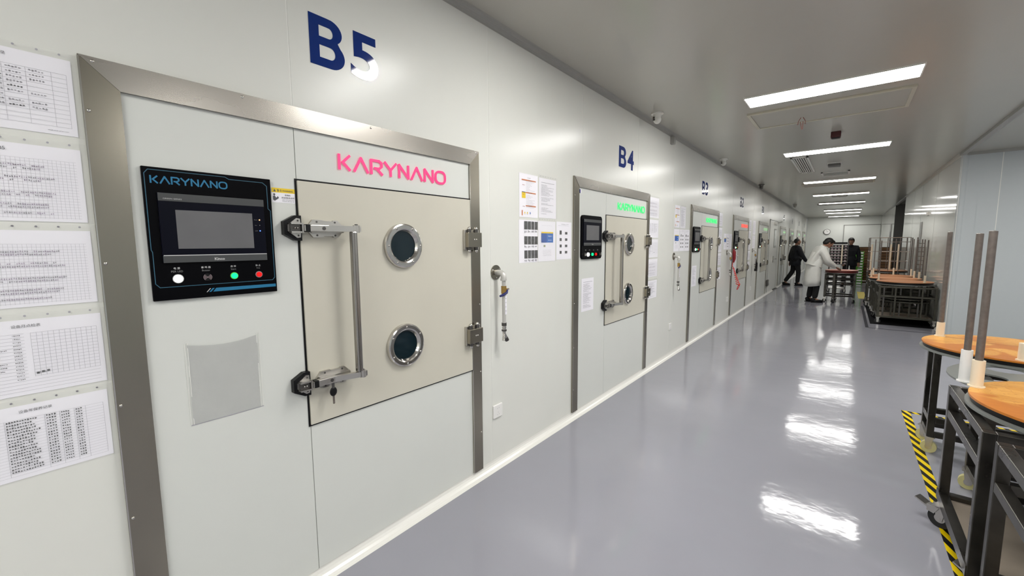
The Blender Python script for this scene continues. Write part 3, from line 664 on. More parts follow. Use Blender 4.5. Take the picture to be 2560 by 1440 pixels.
# pipes
def make_pipe(y, label, lever=BLUEH, valve=BRASS, n=1):
    t = thing('wall_pipe', label, 'pipe', (0, y, 1.32))
    b = MB(); b.cyl((.0, 0, 0), (.006, 0, 0), .048, STEEL, 28)
    for a in (.6, 2.7, 4.8): b.ell((.007, .037*math.cos(a), .037*math.sin(a)), (.002, .005, .005), CHROME, 8, 5)
    b.build('flange', t)
    b = MB(); b.cyl((.004, 0, 0), (.03, 0, 0), .016, PIPE, 14)
    b.tube([(.02, 0, 0), (.045, 0, 0), (.058, 0, -.006), (.068, 0, -.018), (.07, 0, -.03), (.07, 0, -.05)], .0185, PIPE, 14); b.cyl((.07, 0, -.038), (.07, 0, -.05), .022, PIPE, 14); b.build('elbow', t)
    b = MB(); b.cyl((.07, 0, -.045), (.07, 0, -.335), .0125, PIPE, 14); b.rect(-.004, .013, -.27, -.15, .0832, PAPER)
    for i in range(4): b.text('循环水管'[i], -.001, -.17-i*.027, .008, INK, .0834)
    b.build('pipe', t)
    b = MB(); b.cyl((.07, 0, -.085), (.07, 0, -.135), .0175, valve, 8); b.cyl((.07, 0, -.1), (.07, .035, -.112), .009, valve, 10); b.build('valve', t)
    b = MB(); b.tube([(.075, .03, -.112), (.088, .008, -.128), (.088, -.03, -.14), (.085, -.055, -.145)], [.006, .0085, .0095, .007], lever, 8); b.cyl((.072, .03, -.108), (.075, .045, -.108), .006, CHROME, 8); b.build('lever', t)
    b = MB(); b.cyl((.07, 0, -.325), (.07, 0, -.345), .0165, DARKM, 12); b.cyl((.07, 0, -.35), (.07, 0, -.362), .014, CASTM, 12); b.cyl((.07, 0, -.37), (.07, 0, -.38), .017, DARKM, 12); b.cyl((.07, 0, -.34), (.07, 0, -.40), .011, CASTM, 12)
    b.cyl((.07, 0, -.395), (.08, -.018, -.44), .0105, CHROME, 12); b.cyl((.07, 0, -.395), (.074, .02, -.435), .0105, CASTM, 12); b.cyl((.073, .012, -.425), (.075, .024, -.445), .014, DARKM, 12); b.build('coupling', t)
    return t
p1 = make_pipe(2.037, 'capped pipe with brass valve and dark blue lever between machines B5 and B4')
dup(p1, (0, 5.62, 1.33), 'capped pipe with brass valve between machines B4 and B3')
dup(p1, (0, 8.75, 1.32), 'capped pipe with red coiled hose hung on it left of machine B2')
dup(p1, (0, 11.5, 1.32), 'capped pipe with black fitting left of machine B1')
# red handle and coiled hose
t = thing('air_gun_hose', 'red coiled air hose with dark red blow gun hanging on the pipe left of B2', 'hose', (.0, 8.85, 1.3))
b = MB(); b.tube([(.10, -.02, .09), (.11, -.01, .03), (.11, .01, -.10), (.10, .02, -.17)], [.012, .03, .028, .015], mat('dark_red', (.25, .01, .015), .4), 10); b.tube([(.11, 0, -.02), (.14, .05, -.04), (.15, .14, -.05)], .009, PIPE, 8); b.build('blow_gun', t)
pts = [(.09, .02, -.16), (.085, .0, -.24)]
for i in range(160):
    s_ = i/159; a = s_*math.pi*2*8; r = .028+.04*s_**2
    pts.append((.10+.05*s_+r*.6*math.sin(a), .02+.30*s_+r*math.cos(a), -.27-.36*s_-.02*math.sin(a)))
for i in range(26):
    a = i/25*2*math.pi*1.5; pts.append((.15+.02*math.sin(a), .33+.07*math.cos(a), -.66+.06*math.sin(a)))
b = MB(); b.tube(pts, .0065, REDH, 6); b.build('coiled_hose', t)
b = MB(); b.bbox(.06, .12, 11.5, 11.58, .82, 1.03, BLACK, .006); b.cyl((.09, 11.54, 1.02), (.08, 11.51, 1.12), .012, BLACK, 10); tag(b.build('hose_fitting'), 'black fitting hanging from the pipe left of machine B1', 'fitting')
# outlets
def outlet(y, z, label):
    t = thing('wall_outlet', label, 'outlet', (0, y, z))
    b = MB(); b.bbox(0, .012, -.045, .045, -.045, .045, PLAST, .004); b.build('cover_plate', t)
    b = MB()
    for yy, zz, a in ((-.008, .02, 0), (.008, .022, 0), (0, -.008, 0), (-.008, -.024, .5), (.009, -.022, -.5)): b.box(.0118, .0123, yy-.001, yy+.001, zz-.004, zz+.004, INKL)
    b.build('socket_slots', t)
outlet(2.038, .385, 'white square wall outlet right of machine B5'); outlet(5.55, .40, 'white wall outlet between machines B4 and B3'); outlet(8.95, .40, 'white wall outlet just left of machine B2'); outlet(11.46, .40, 'white wall outlet just left of machine B1')

# ------------------------------------------------------------------ ceiling things
ord_ = ['nearest visible', 'second', 'third', 'fourth', 'fifth', 'sixth', 'seventh', 'farthest']
L0 = None
for i, yy in enumerate((4.69, 7.79, 11.5, 14.8, 18.0, 22.0, 24.1, 27.3)):
    if L0 is None:
        L0 = thing('ceiling_light', ord_[0]+' bright batten light on the ceiling, above the framed access panel', 'ceiling light', (1.55, yy, ZC), 'ceiling batten lights along the corridor')
        b = MB(); b.box(-.615, .615, -.162, .162, -.006, 0, WHITEM); b.box(-.615, -.605, -.162, .162, -.013, -.006, WHITEM); b.box(.605, .615, -.162, .162, -.013, -.006, WHITEM); b.box(-.605, .605, -.162, -.157, -.013, -.006, WHITEM); b.box(-.605, .605, .157, .162, -.013, -.006, WHITEM); b.build('housing', L0)
        b = MB(); b.box(-.604, .604, -.1565, .1565, -.0125, -.006, LIGHT); b.build('diffuser', L0)
    else:
        q = dup(L0, (1.55, yy, ZC), ord_[i]+' ceiling batten light counted from the camera down the corridor')
        if i > 1: q.scale.z = 2.4
        for ch in q.children:
            if ch.name.startswith('diffuser'): ch.data = ch.data.copy(); ch.data.materials[0] = LIGHTM if i == 1 else LIGHTF if i > 2 else LIGHTM
for yy in (2.0, -1.2, -3.3):   # corridor row continued behind the camera; rearmost lamp added to brighten near walls
    dup(L0, (1.55, yy, ZC), {2.0: 'ceiling batten light almost above the camera, outside the photo', -1.2: 'ceiling batten light just behind the camera, outside the photo', -3.3: 'added unseen batten light at the near end of the corridor, outside the photo'}[yy])
for yy in (7.4, 4.5, 1.5, -1.5):   # unseen row added in the side room to brighten the near walls
    dup(L0, (4.75, yy, ZC), {7.4: 'farthest', 4.5: 'second farthest', 1.5: 'second nearest', -1.5: 'nearest'}[yy]+' added unseen batten light in the side room on the right', 'added side room fill lights')
PFRAME = mat('panel_frame', (.55, .52, .42), .4)
def access(y0, y1, label, big=True):
    t = thing('access_panel', label, 'panel', (1.52, (y0+y1)/2, ZC)); h = (y1-y0)/2
    b = MB(); b.box(-.62, .62, -h+.02, h-.02, -.012, -.0, mat('access_board', (.46, .445, .39), .4)); b.build('board', t)
    for nm, q in (('frame_strip', (-.65, .65, -h, -h+.03)), ('frame_strip', (-.65, .65, h-.03, h)), ('frame_strip', (-.65, -.62, -h+.03, h-.03)), ('frame_strip', (.62, .65, -h+.03, h-.03))):
        b = MB(); b.box(*q, -.02, 0, PFRAME); b.build(nm, t)
    return t
access(5.1, 5.79, 'framed flat ceiling panel just behind nearest light, with loose wires')
access(11.95, 12.45, 'framed ceiling panel just behind the third light'); access(18.5, 18.95, 'framed ceiling panel just behind the fifth light')
b = MB()
for s_ in (-1, 1): b.tube([(1.318+s_*.008, 5.57, ZC-.01), (1.318+s_*.03, 5.56, ZC-.05), (1.318+s_*.035, 5.55, ZC-.09), (1.318+s_*.012, 5.55, ZC-.06), (1.325+s_*.004, 5.56, ZC-.14)], .003, mat('wire%d' % s_, (.30, .09, .07), .5), 6)
tag(b.build('loose_wires'), 'thin red-brown wires dangling from the framed ceiling panel', 'wires')
b = MB(); b.bbox(1.54, 1.64, 6.57, 6.67, ZC-.07, ZC, mat('dark_red_box', (.06, .008, .008), .5), .006); b.box(1.55, 1.63, 6.58, 6.66, ZC-.078, ZC-.068, BLACK); tag(b.build('alarm_box'), 'small dark red box on the ceiling between first and second lights', 'alarm')
def vent(x0, x1, y0, y1, label, n, along):
    t = thing('ceiling_vent', label, 'vent', ((x0+x1)/2, (y0+y1)/2, ZC)); w, h = (x1-x0)/2, (y1-y0)/2
    b = MB(); b.box(-w, w, -h, -h+.03, -.015, 0, WHITEM); b.box(-w, w, h-.03, h, -.015, 0, WHITEM); b.box(-w, -w+.03, -h, h, -.015, 0, WHITEM); b.box(w-.03, w, -h, h, -.015, 0, WHITEM); b.build('frame', t)
    b = MB(); b.box(-w+.03, w-.03, -h+.03, h-.03, -.003, 0, BLACK); b.build('backing', t)
    for i in range(n):
        b = MB()
        if along == 'y': xx = -w+.03+(2*w-.06)*(i+.5)/n; b.box(xx-.008, xx+.008, -h+.03, h-.03, -.014, -.004, WHITEM)
        else: yy = -h+.03+(2*h-.06)*(i+.5)/n; b.box(-w+.03, w-.03, yy-.008, yy+.008, -.014, -.004, WHITEM)
        b.build('slat', t)
vent(.98, 1.22, 8.15, 9.95, 'long slatted ceiling vent behind the second light, nearer the left wall', 6, 'y')
vent(1.30, 1.74, 10.2, 10.75, 'short wide slatted vent in front of the third light', 4, 'x')
vent(1.34, 1.71, 15.5, 15.85, 'small slatted vent just behind the fourth light', 3, 'x')
b = MB(); b.bbox(1.44, 1.61, 9.1, 9.3, ZC-.05, ZC, DARKM, .008); b.box(1.42, 1.63, 9.08, 9.32, ZC-.012, ZC, WHITEM); tag(b.build('ceiling_sensor_box'), 'small dark box on the ceiling between the two slatted vents', 'sensor')
def detector(x, y, label, m):
    t = thing('smoke_detector', label, 'detector', (x, y, ZC))
    b = MB(); b.cyl((0, 0, -.012), (0, 0, 0), .062, m, 24); b.build('base', t)
    b = MB(); b.cyl((0, 0, -.05), (0, 0, -.01), .035, m, 20, r1=.045); b.ell((0, 0, -.065), (.04, .04, .045), m, 18, 10); b.build('body', t)
    b = MB(); b.box(-.03, -.015, -.046, -.03, -.06, -.045, DARKM); b.box(-.03, -.01, -.046, -.03, -.08, -.066, DARKM); b.build('vent_slots', t)
detector(.155, 4.45, 'nearest white bulb-shaped detector on the ceiling edge above B4', WHITEM); detector(.145, 7.5, 'second white detector on the ceiling edge, past machine B4', WHITEM)
detector(.14, 11.35, 'dark camera dome on the ceiling edge above machine B2', DARKM); detector(.24, 18.1, 'farthest grey detector on the ceiling edge past the white door', CASTM)
b = MB(); b.bbox(0, .05, 5.34, 5.40, 2.72, 2.81, TRIM, .004); tag(b.build('wall_bracket'), 'small grey bracket under the ceiling trim between B4 and B3', 'bracket')

# ------------------------------------------------------------------ floor tape
b = MB(); b.box(2.245, 2.302, .6, 4.975, 0, .0012, STRIPE); tag(b.build('hazard_tape'), 'yellow and black striped tape running along the floor beside nearest carts', 'floor tape')
b = MB(); b.box(2.303, 3.05, 4.93, 4.975, 0, .0012, STRIPE); tag(b.build('hazard_tape'), 'yellow and black striped tape crossing the floor under the nearest carts', 'floor tape')
b = MB(); b.box(2.12, 2.165, 9.55, 12.8, 0, .0012, BTAPE); tag(b.build('black_tape'), 'dark tape line on the floor along the left of the far cart block', 'floor tape')
b = MB(); b.box(2.166, 3.05, 9.53, 9.56, 0, .0012, BTAPE); tag(b.build('black_tape'), 'dark tape line on the floor in front of the far cart block', 'floor tape')
b = MB(); b.box(2.10, 2.27, 14.4, 16.4, 0, .0012, YTAPE); tag(b.build('yellow_tape'), 'worn yellow patch of tape on the floor beside the rolling table', 'floor tape')

# ------------------------------------------------------------------ carts
def caster(par, x, y, m, hz=.12, rz=0, brake=False):
    T = Matrix.Translation((x, y, 0)) @ Matrix.Rotation(rz, 4, 'Z')
    r = .05 if brake else .043
    b = MB(); b.box(-.03, .03, -.03, .03, hz-.006, hz, CASTM, T)
    b.prism([(-.022, hz-.006), (.022, hz-.006), (.012, r-.012), (-.012, r-.012)], -.022, -.018, CASTM, 'y', T); b.prism([(-.022, hz-.006), (.022, hz-.006), (.012, r-.012), (-.012, r-.012)], .018, .022, CASTM, 'y', T)
    b.cyl((0, -.024, r), (0, .024, r), .006, CASTM, 10, T=T)
    if brake: b.prism([(-.02, hz-.022), (-.06, hz-.02), (-.105, hz-.002), (-.107, hz-.008), (-.06, hz-.03), (-.02, hz-.034)], -.024, .024, CASTM, 'y', T); b.prism([(.0, hz-.01), (-.05, hz-.012), (-.05, hz-.045), (-.02, hz-.05)], -.029, -.026, CASTM, 'y', T); b.prism([(.0, hz-.01), (-.05, hz-.012), (-.05, hz-.045), (-.02, hz-.05)], .026, .029, CASTM, 'y', T)
    b.cyl((0, -.015, r), (0, .015, r), r, m, 24, T=T); b.cyl((0, -.0165, r), (0, .0165, r), r*.45, CASTM, 16, T=T)
    b.build('caster', par)
def cart(name, label, x0, x1, y0, y1, zt, mids, tray, m, wheel, w=.038, extra=(), midm=None, casters=None, group=None, brake=False):
    cx, cy = (x0+x1)/2, (y0+y1)/2; t = thing(name, label, 'cart', (cx, cy, 0), group)
    a, c_ = (x1-x0)/2, (y1-y0)/2; h = w/2; zb = .12
    for sx in (-1, 1):
        for sy in (-1, 1):
            b = MB(); b.bbox(sx*(a-h)-h, sx*(a-h)+h, sy*(c_-h)-h, sy*(c_-h)+h, zb, zt, m, .003); b.build('leg', t)
    for e_ in extra:
        b = MB(); b.bbox(e_-cx-h*.7, e_-cx+h*.7, -c_, -c_+w*.7, zb, zt-w, m, .002); b.build('leg', t)
    for z in [zt]+list(mids)+[zb+w*.9]:
        for sx in (-1, 1):
            b = MB(); b.bbox(sx*(a-h)-h+.001, sx*(a-h)+h-.001, -c_+w, c_-w, z-w, z-.0005, m, .003); b.build('rail', t)
        for sy in (-1, 1):
            b = MB(); b.bbox(-a+w, a-w, sy*(c_-h)-h+.001, sy*(c_-h)+h-.001, z-w, z-.0005, m, .003); b.build('rail', t)
    if tray:
        b = MB(); b.box(-a+.002, a-.002, -c_+.002, c_-.002, zb+.002, zb+.01, TRAYB); b.box(-a-.004, -a+.001, -c_, c_, zb-.004, zb+.045, m); b.build('tray', t)
    for px, py in (casters or [(sx*(a-h), sy*(c_-h)) for sx in (-1, 1) for sy in (-1, 1)]): caster(t, px, py, wheel, zb, random.uniform(-.6, .6), brake)
    return t
# nearest group
cart('frame_cart', 'narrow dark steel cart with yellow wheels under the farthest of the near orange boards', 2.30, 3.02, 4.06, 4.34, .75, (.26,), False, CARTM, YWHEEL)
cart('frame_cart', 'dark steel cart under the bare grey perforated disc, behind nearest orange board', 2.42, 3.02, 3.28, 3.62, .7355, (.32,), False, CARTM, YWHEEL)
cart('frame_cart', 'square steel tube cart with bottom tray under nearest orange board', 2.243, 3.0, 2.41, 3.12, .745, (.62,), True, CARTM, RUBBER, w=.04, brake=True, casters=[(-.37, .245), (.34, .32), (-.3, -.3), (.34, -.32)])
cart('frame_cart', 'empty steel tube cart at the lower right, nearest to the camera', 2.262, 3.0, 1.55, 2.325, .745, (.60,), True, CARTM, RUBBER, w=.04)
def rods(par, cx, cy, lst, z, zs, ztop, r=.0145, rs=.023, m=CREAM):
    for dx, dy, has in lst:
        b = MB(); b.cyl((dx, dy, z), (dx, dy, z+zs), rs, m, 18); b.cyl((dx, dy, z), (dx, dy, z+.006), rs+.007, m, 18); b.build('sleeve', par)
        if has: b = MB(); b.cyl((dx, dy, z+.01), (dx+.0, dy, ztop), r, ROD, 12); b.ell((dx, dy, ztop), (r, r, .003), CASTM, 10, 6); b.build('rod', par)
def disc_board(label, cx, cy, r, zp, poles, zs, ztop, wood=WOOD, sl=CREAM, gap=.024, rs=.023, rr=.0145, core=None):
    t = thing('turntable', label, 'turntable', (cx, cy, zp))
    b = MB(); b.cyl((0, 0, -.004), (0, 0, .009), r+.009, PLATE, 72); b.build('steel_plate', t)
    b = MB(); b.cyl((0, 0, .009), (0, 0, .009+gap), r-.008, core or BLACK, 64); b.build('black_core', t)
    b = MB(); b.cyl((0, 0, .009+gap), (0, 0, .019+gap), r, wood, 72); b.build('orange_board', t)
    if poles: rods(t, 0, 0, poles, .019+gap, zs, ztop-zp, rs=rs, r=rr, m=sl)
    return t
disc_board('orange round board on steel plate with one rod, farthest of the near carts', 2.687, 4.157, .445, .752, [(-.325, .245, True), (-.055, -.39, False), (.34, .15, True)], .105, 1.57)
disc_board('nearest orange round board with rough yellowish patches and a rod in white sleeve', 2.71, 2.737, .455, .764, [(-.409, .161, True), (.40, .12, True), (.0, -.42, True)], .13, 1.547)
t = thing('perforated_disc', 'bare grey steel disc with round holes between the two orange boards', 'disc', (2.79, 3.40, .7375))
v, f = plate_geo(circ(0, 0, .515, 96), [circ(.36*math.cos(math.radians(a)), .36*math.sin(math.radians(a)), .08, 28) for a in range(-3, 357, 45)], .009)
b = MB(); b.add(v, f, PLATE, Matrix.Translation((0, 0, .0045))); b.build('steel_plate', t)
rods(t, 0, 0, [(-.475, -.17, True), (.3, .35, True)], .009, .175, 1.549-.746, m=PLAST)

# far cart block
b = MB(); b.box(2.2, 3.07, 10.05, 13.5, 0, .003, mat('black_shade', (.004, .004, .005), .9, spec=.1)); tag(b.build('floor_tone'), 'black sheet standing in for shade on the floor beneath the far cart block', 'shade sheet')  # thin black sheet painting the shade beneath the cart trays
fr = [(2.285, 3.06, 10.17, 10.92, (2.52, 2.87), 'front cart of the far dark cart block, under its nearest orange disc'), (2.265, 3.03, 11.0, 11.75, (2.6,), 'second cart of the far dark cart block'),
      (2.25, 3.0, 11.85, 12.6, (2.6,), 'third cart of the far dark cart block'), (2.2, 2.95, 12.75, 13.45, (2.5,), 'rearmost cart of the far block, carrying the wire cage')]
for x0, x1, y0, y1, ex, lb in fr:
    q = cart('stacking_cart', lb, x0, x1, y0, y1, .70, (.53,), True, CARTG, RUBBER, w=.032, extra=ex)
    for i in range(3):
        b = MB(); yy = -.25+i*.22; yy = -.01+.01*i; b.cyl((0, yy, .40+.05*i), (0, yy, .42+.05*i), .33, CARTG, 24); b.build('stored_disc', q)
    for i in range(6):
        b = MB(); xx = -.3+i*.12; b.bbox(xx-.012, xx+.012, -.2+.07*(i % 3), -.176+.07*(i % 3), .13, .66, CARTG if i % 2 else DARKM, .002); b.build('strut', q)
disc_board('pale orange disc with two rods on the front of the far cart block', 2.655, 10.6, .395, .715, [(-.36, .05, True), (.24, -.28, True)], .13, 1.53, WOODP, CREAM, .04, .016, .009)
disc_board('pale orange disc on the second cart of the far block', 2.58, 11.45, .40, .715, [(-.36, .1, False), (.3, .2, True), (.34, -.12, True)], .14, 1.55, WOODP, CREAM, .04, .016, .009)
disc_board('pale orange disc on the third cart of the far block', 2.58, 12.3, .38, .715, [(-.3, .1, True), (.05, .3, True), (.3, -.1, True)], .15, 1.56, WOODP, CREAM, .04, .016, .009)
disc_board('pale orange disc inside the wire cage at the rear of the far block', 2.55, 13.1, .36, .80, [(-.3, .05, False), (0.05, .25, False), (.18, .2, False)], .60, 1.56, WOODP, CREAM, .03, .018, .009)
t = thing('wire_cage', 'open cage of thin steel bars standing on the rear of the far cart block', 'cage', (2.54, 13.1, .702))
for z in (.16, .36, .58, .80, .90):
    b = MB()
    b.tube([(-.34, -.34, z), (.34, -.34, z)], .006, CASTM, 6); b.tube([(-.34, .34, z), (.34, .34, z)], .006, CASTM, 6); b.tube([(-.34, -.34, z), (-.34, .34, z)], .006, CASTM, 6); b.tube([(.34, -.34, z), (.34, .34, z)], .006, CASTM, 6); b.build('hoop', t)
for xx, yy in [(-.34, -.34), (-.17, -.34), (0, -.34), (.17, -.34), (.34, -.34), (-.34, .34), (.34, .34), (0, .34)]:
    b = MB(); b.tube([(xx, yy, 0), (xx, yy, .9)], .008, ROD, 6); b.build('upright', t)
for i, (xx, yy) in enumerate(((3.0, 12.9), (2.98, 13.6), (2.93, 14.1))):
    b = MB(); b.cyl((xx, yy, 0), (xx, yy, 1.6), .011, ROD, 10); b.cyl((xx, yy, 0), (xx, yy, .012), .06, CASTM, 16)
    tag(b.build('steel_rod'), ('nearest', 'middle', 'farthest')[i]+' of three upright rods standing between far cart block and right wall', 'rod')
# rungs of a small ladder rack against the right wall
t = thing('ladder_rack', 'narrow rack with short rungs leaning at the right wall behind the cart block', 'rack', (3.0, 12.2, 0))
b = MB(); b.cyl((-.05, 0, 0), (-.05, 0, 1.55), .01, ROD, 8); b.cyl((.05, 0, 0), (.05, 0, 1.55), .01, ROD, 8); b.build('upright', t)
for i in range(9):
    b = MB(); b.cyl((-.05, 0, .75+i*.09), (.05, 0, .75+i*.09), .006, ROD, 6); b.build('rung', t)

# rolling table used by the man in the white coat
cx, cy = 1.71, 13.35
t = thing('rolling_table', 'dark rolling table with red-brown round top beside the person in white coat', 'cart', (cx, cy, 0))
legs = [(-.30, -.22), (-.13, -.34), (.27, -.18), (.27, .25), (-.10, .32), (-.30, .12)]
for lx, ly in legs:
    b = MB(); b.bbox(lx-.024, lx+.024, ly-.024, ly+.024, .13, .72, CARTM, .003); b.build('leg', t)
for z in (.72, .60, .48, .19):
    for (ax, ay), (bx, by) in zip(legs, legs[1:]+legs[:1]):
        b = MB(); b.tube([(ax, ay, z-.02), (bx, by, z-.02)], .024, CARTM, 4); b.build('rail', t)
for i in (0, 1, 2, 4): caster(t, legs[i][0], legs[i][1], RUBBER, .13, i)
t = disc_board('red-brown round board lying on the dark rolling table', cx, cy, .335, .735, [], 0, 0, REDW, CREAM, .055, core=mat('dark_red_core', (.10, .008, .006), .5))
# tiered trolley behind
t = thing('tier_trolley', 'dark trolley stacked with seven tiers of small pinkish parts behind the rolling table', 'trolley', (1.60, 16, 0)); t.scale = (.88, .9, 1)
for sx in (-1, 1):
    for sy in (-1, 1):
        b = MB(); b.cyl((sx*.24, sy*.24, .1), (sx*.24, sy*.24, 1.6 if sx*sy < 0 else 1.52), .012, DARKM, 8); b.build('leg', t)
b = MB(); b.cyl((.09, -.25, .86), (.09, -.25, 1.42), .02, CREAM, 12); b.build('white_post', t)
for i in range(8):
    z = .84+i*.085
    b = MB(); b.box(-.24, .24, -.24, .24, z, z+.012, CASTM if i % 2 else DARKM); b.box(-.22, .22, -.1, .22, z+.012, z+.07, BLACK); sh = b.build('shelf', t)
    if i < 7:
        b = MB()
        for j in range(5): b.bbox(-.21+j*.09, -.15+j*.09, -.22, -.14, z+.014, z+.055, PINKB, .006)
        b.build('small_parts', sh)
b = MB(); b.box(-.24, .24, -.24, .24, .28, .3, CASTM); b.box(-.24, .24, -.24, .24, .12, .14, CASTM); b.box(-.24, .24, -.24, .24, .5, .52, CASTM); b.build('lower_shelf', t)
for sx in (-1, 1):
    for sy in (-1, 1): caster(t, sx*.22, sy*.22, RUBBER, .1)
# stacks of trays and crates at the far right
ORD = ['topmost', 'second from top', 'third from top', 'fourth from top', 'fifth from top', 'sixth from top', 'sixth from bottom', 'fifth from bottom', 'fourth from bottom', 'third from bottom', 'second from bottom', 'bottom']
def stack(n, x0, x1, y0, y1, z0, dz, name, label, cat, m, m2, group):
    me = None
    for i in range(n):
        if me is None:
            b = MB(); w, d = (x1-x0)/2, (y1-y0)/2
            b.bbox(-w, w, -d, d, 0, dz*.55, m, .005); b.box(-w-.012, w+.012, -d-.012, d+.012, dz*.55, dz*.86, m)
            if m2: b.box(-.02, w*.85, -d-.02, -d-.01, dz*.2, dz*.7, m2)
            b.box(-w+.02, w-.02, -d+.02, d-.02, dz*.86, dz*.99, BLACK); me = b.mesh(name)
        o = bpy.data.objects.new(name, me); C.objects.link(o); o.location = ((x0+x1)/2, (y0+y1)/2, z0+i*dz)
        tag(o, ORD[n-1-i]+' '+label, cat, group)
for nm, x0, x1, yy in (('left', 2.12, 2.52, 20.2), ('right', 2.72, 3.05, 19.6)):
    b = MB(); b.box(x0, x1, yy, yy+.6, .0, .02, BROWN); b.box(x0, x0+.06, yy, yy+.6, .02, .08, BROWN); b.box(x1-.06, x1, yy, yy+.6, .02, .08, BROWN); b.box(x0, x1, yy, yy+.6, .08, .1, BROWN)
    tag(b.build('pallet'), 'low wooden pallet under the %s stack of brown trays' % nm, 'pallet')
stack(12, 2.13, 2.50, 20.22, 20.75, .1, .102, 'brown_tray', 'brown tray in the stack next to the green crates', 'tray', BROWN, None, 'brown trays stacked beside the green crates')
stack(12, 2.73, 3.04, 19.62, 20.1, .1, .102, 'brown_tray', 'brown tray in the stack by the right wall', 'tray', BROWN, None, 'brown trays stacked by the right wall')
stack(12, 2.02, 2.27, 19.3, 19.75, .0, .098, 'green_crate', 'green crate with white end label in the stack behind standing person', 'crate', GREENC, PLAST, 'green crates stacked behind the standing man')

# fixtures seen on the right wall
b = MB(); b.box(XR-.012, XR, 21.7, 22.3, .05, 2.2, SEAMD); b.box(XR-.016, XR-.004, 21.8, 22.2, .9, 1.9, GREYST); struct(b.build('window_1'))
b = MB(); b.box(XR-.01, XR, 13.2, 13.5, 1.0, 1.95, mat('grey_pane', (.36, .37, .36), .3)); struct(b.build('window_2'))
b = MB(); b.box(XR-.03, XR, 12.3, 12.5, 2.05, 2.12, CASTM); tag(b.build('conduit_box'), 'small metal box high on the right wall above the cart block', 'box')

# ------------------------------------------------------------------ people
def skin(name, verts, edges, rad, m, parent, sub=2, root=0):
    me = bpy.data.meshes.new(name); me.from_pydata(verts, edges, []); ob = bpy.data.objects.new(name, me); C.objects.link(ob)
    md = ob.modifiers.new('s', 'SKIN'); md.use_smooth_shade = True
    for i, r in enumerate(rad):
        sv = me.skin_vertices[0].data[i]; sv.radius = r if isinstance(r, tuple) else (r, r); sv.use_root = (i == root)
    ss = ob.modifiers.new('u', 'SUBSURF'); ss.levels = sub; ss.render_levels = sub
    dg = bpy.context.evaluated_depsgraph_get(); m2 = bpy.data.meshes.new_from_object(ob.evaluated_get(dg)); bpy.data.objects.remove(ob)
    m2.name = name; m2.materials.clear(); m2.materials.append(m)
    o = bpy.data.objects.new(name, m2); C.objects.link(o); o.parent = parent; return o
def hand_geo(b, wr, d, palm_n, m):
    "hand at wrist wr pointing along d; palm_n = direction the palm faces"
    d = Vector(d).normalized(); nrm = Vector(palm_n).normalized(); nrm = (nrm-d*nrm.dot(d)).normalized(); s = d.cross(nrm)
    T = Matrix((s, d, nrm)).transposed().to_4x4(); T.translation = wr
    b.ell((0, .045, 0), (.04, .052, .016), m, 12, 8, T)
    for i, (x, L) in enumerate(((-.028, .06), (-.010, .07), (.009, .066), (.027, .052))):
        b.tube([(x, .07, 0), (x*1.05, .09+L*.3, .004), (x*1.05, .088+L*.7, .016), (x, .085+L*.9, .03)], [.0095, .009, .008, .0065], m, 8, T=T)
    b.tube([(-.03, .02, .004), (-.052, .045, .012), (-.056, .07, .022)], [.012, .010, .008], m, 8, T=T)
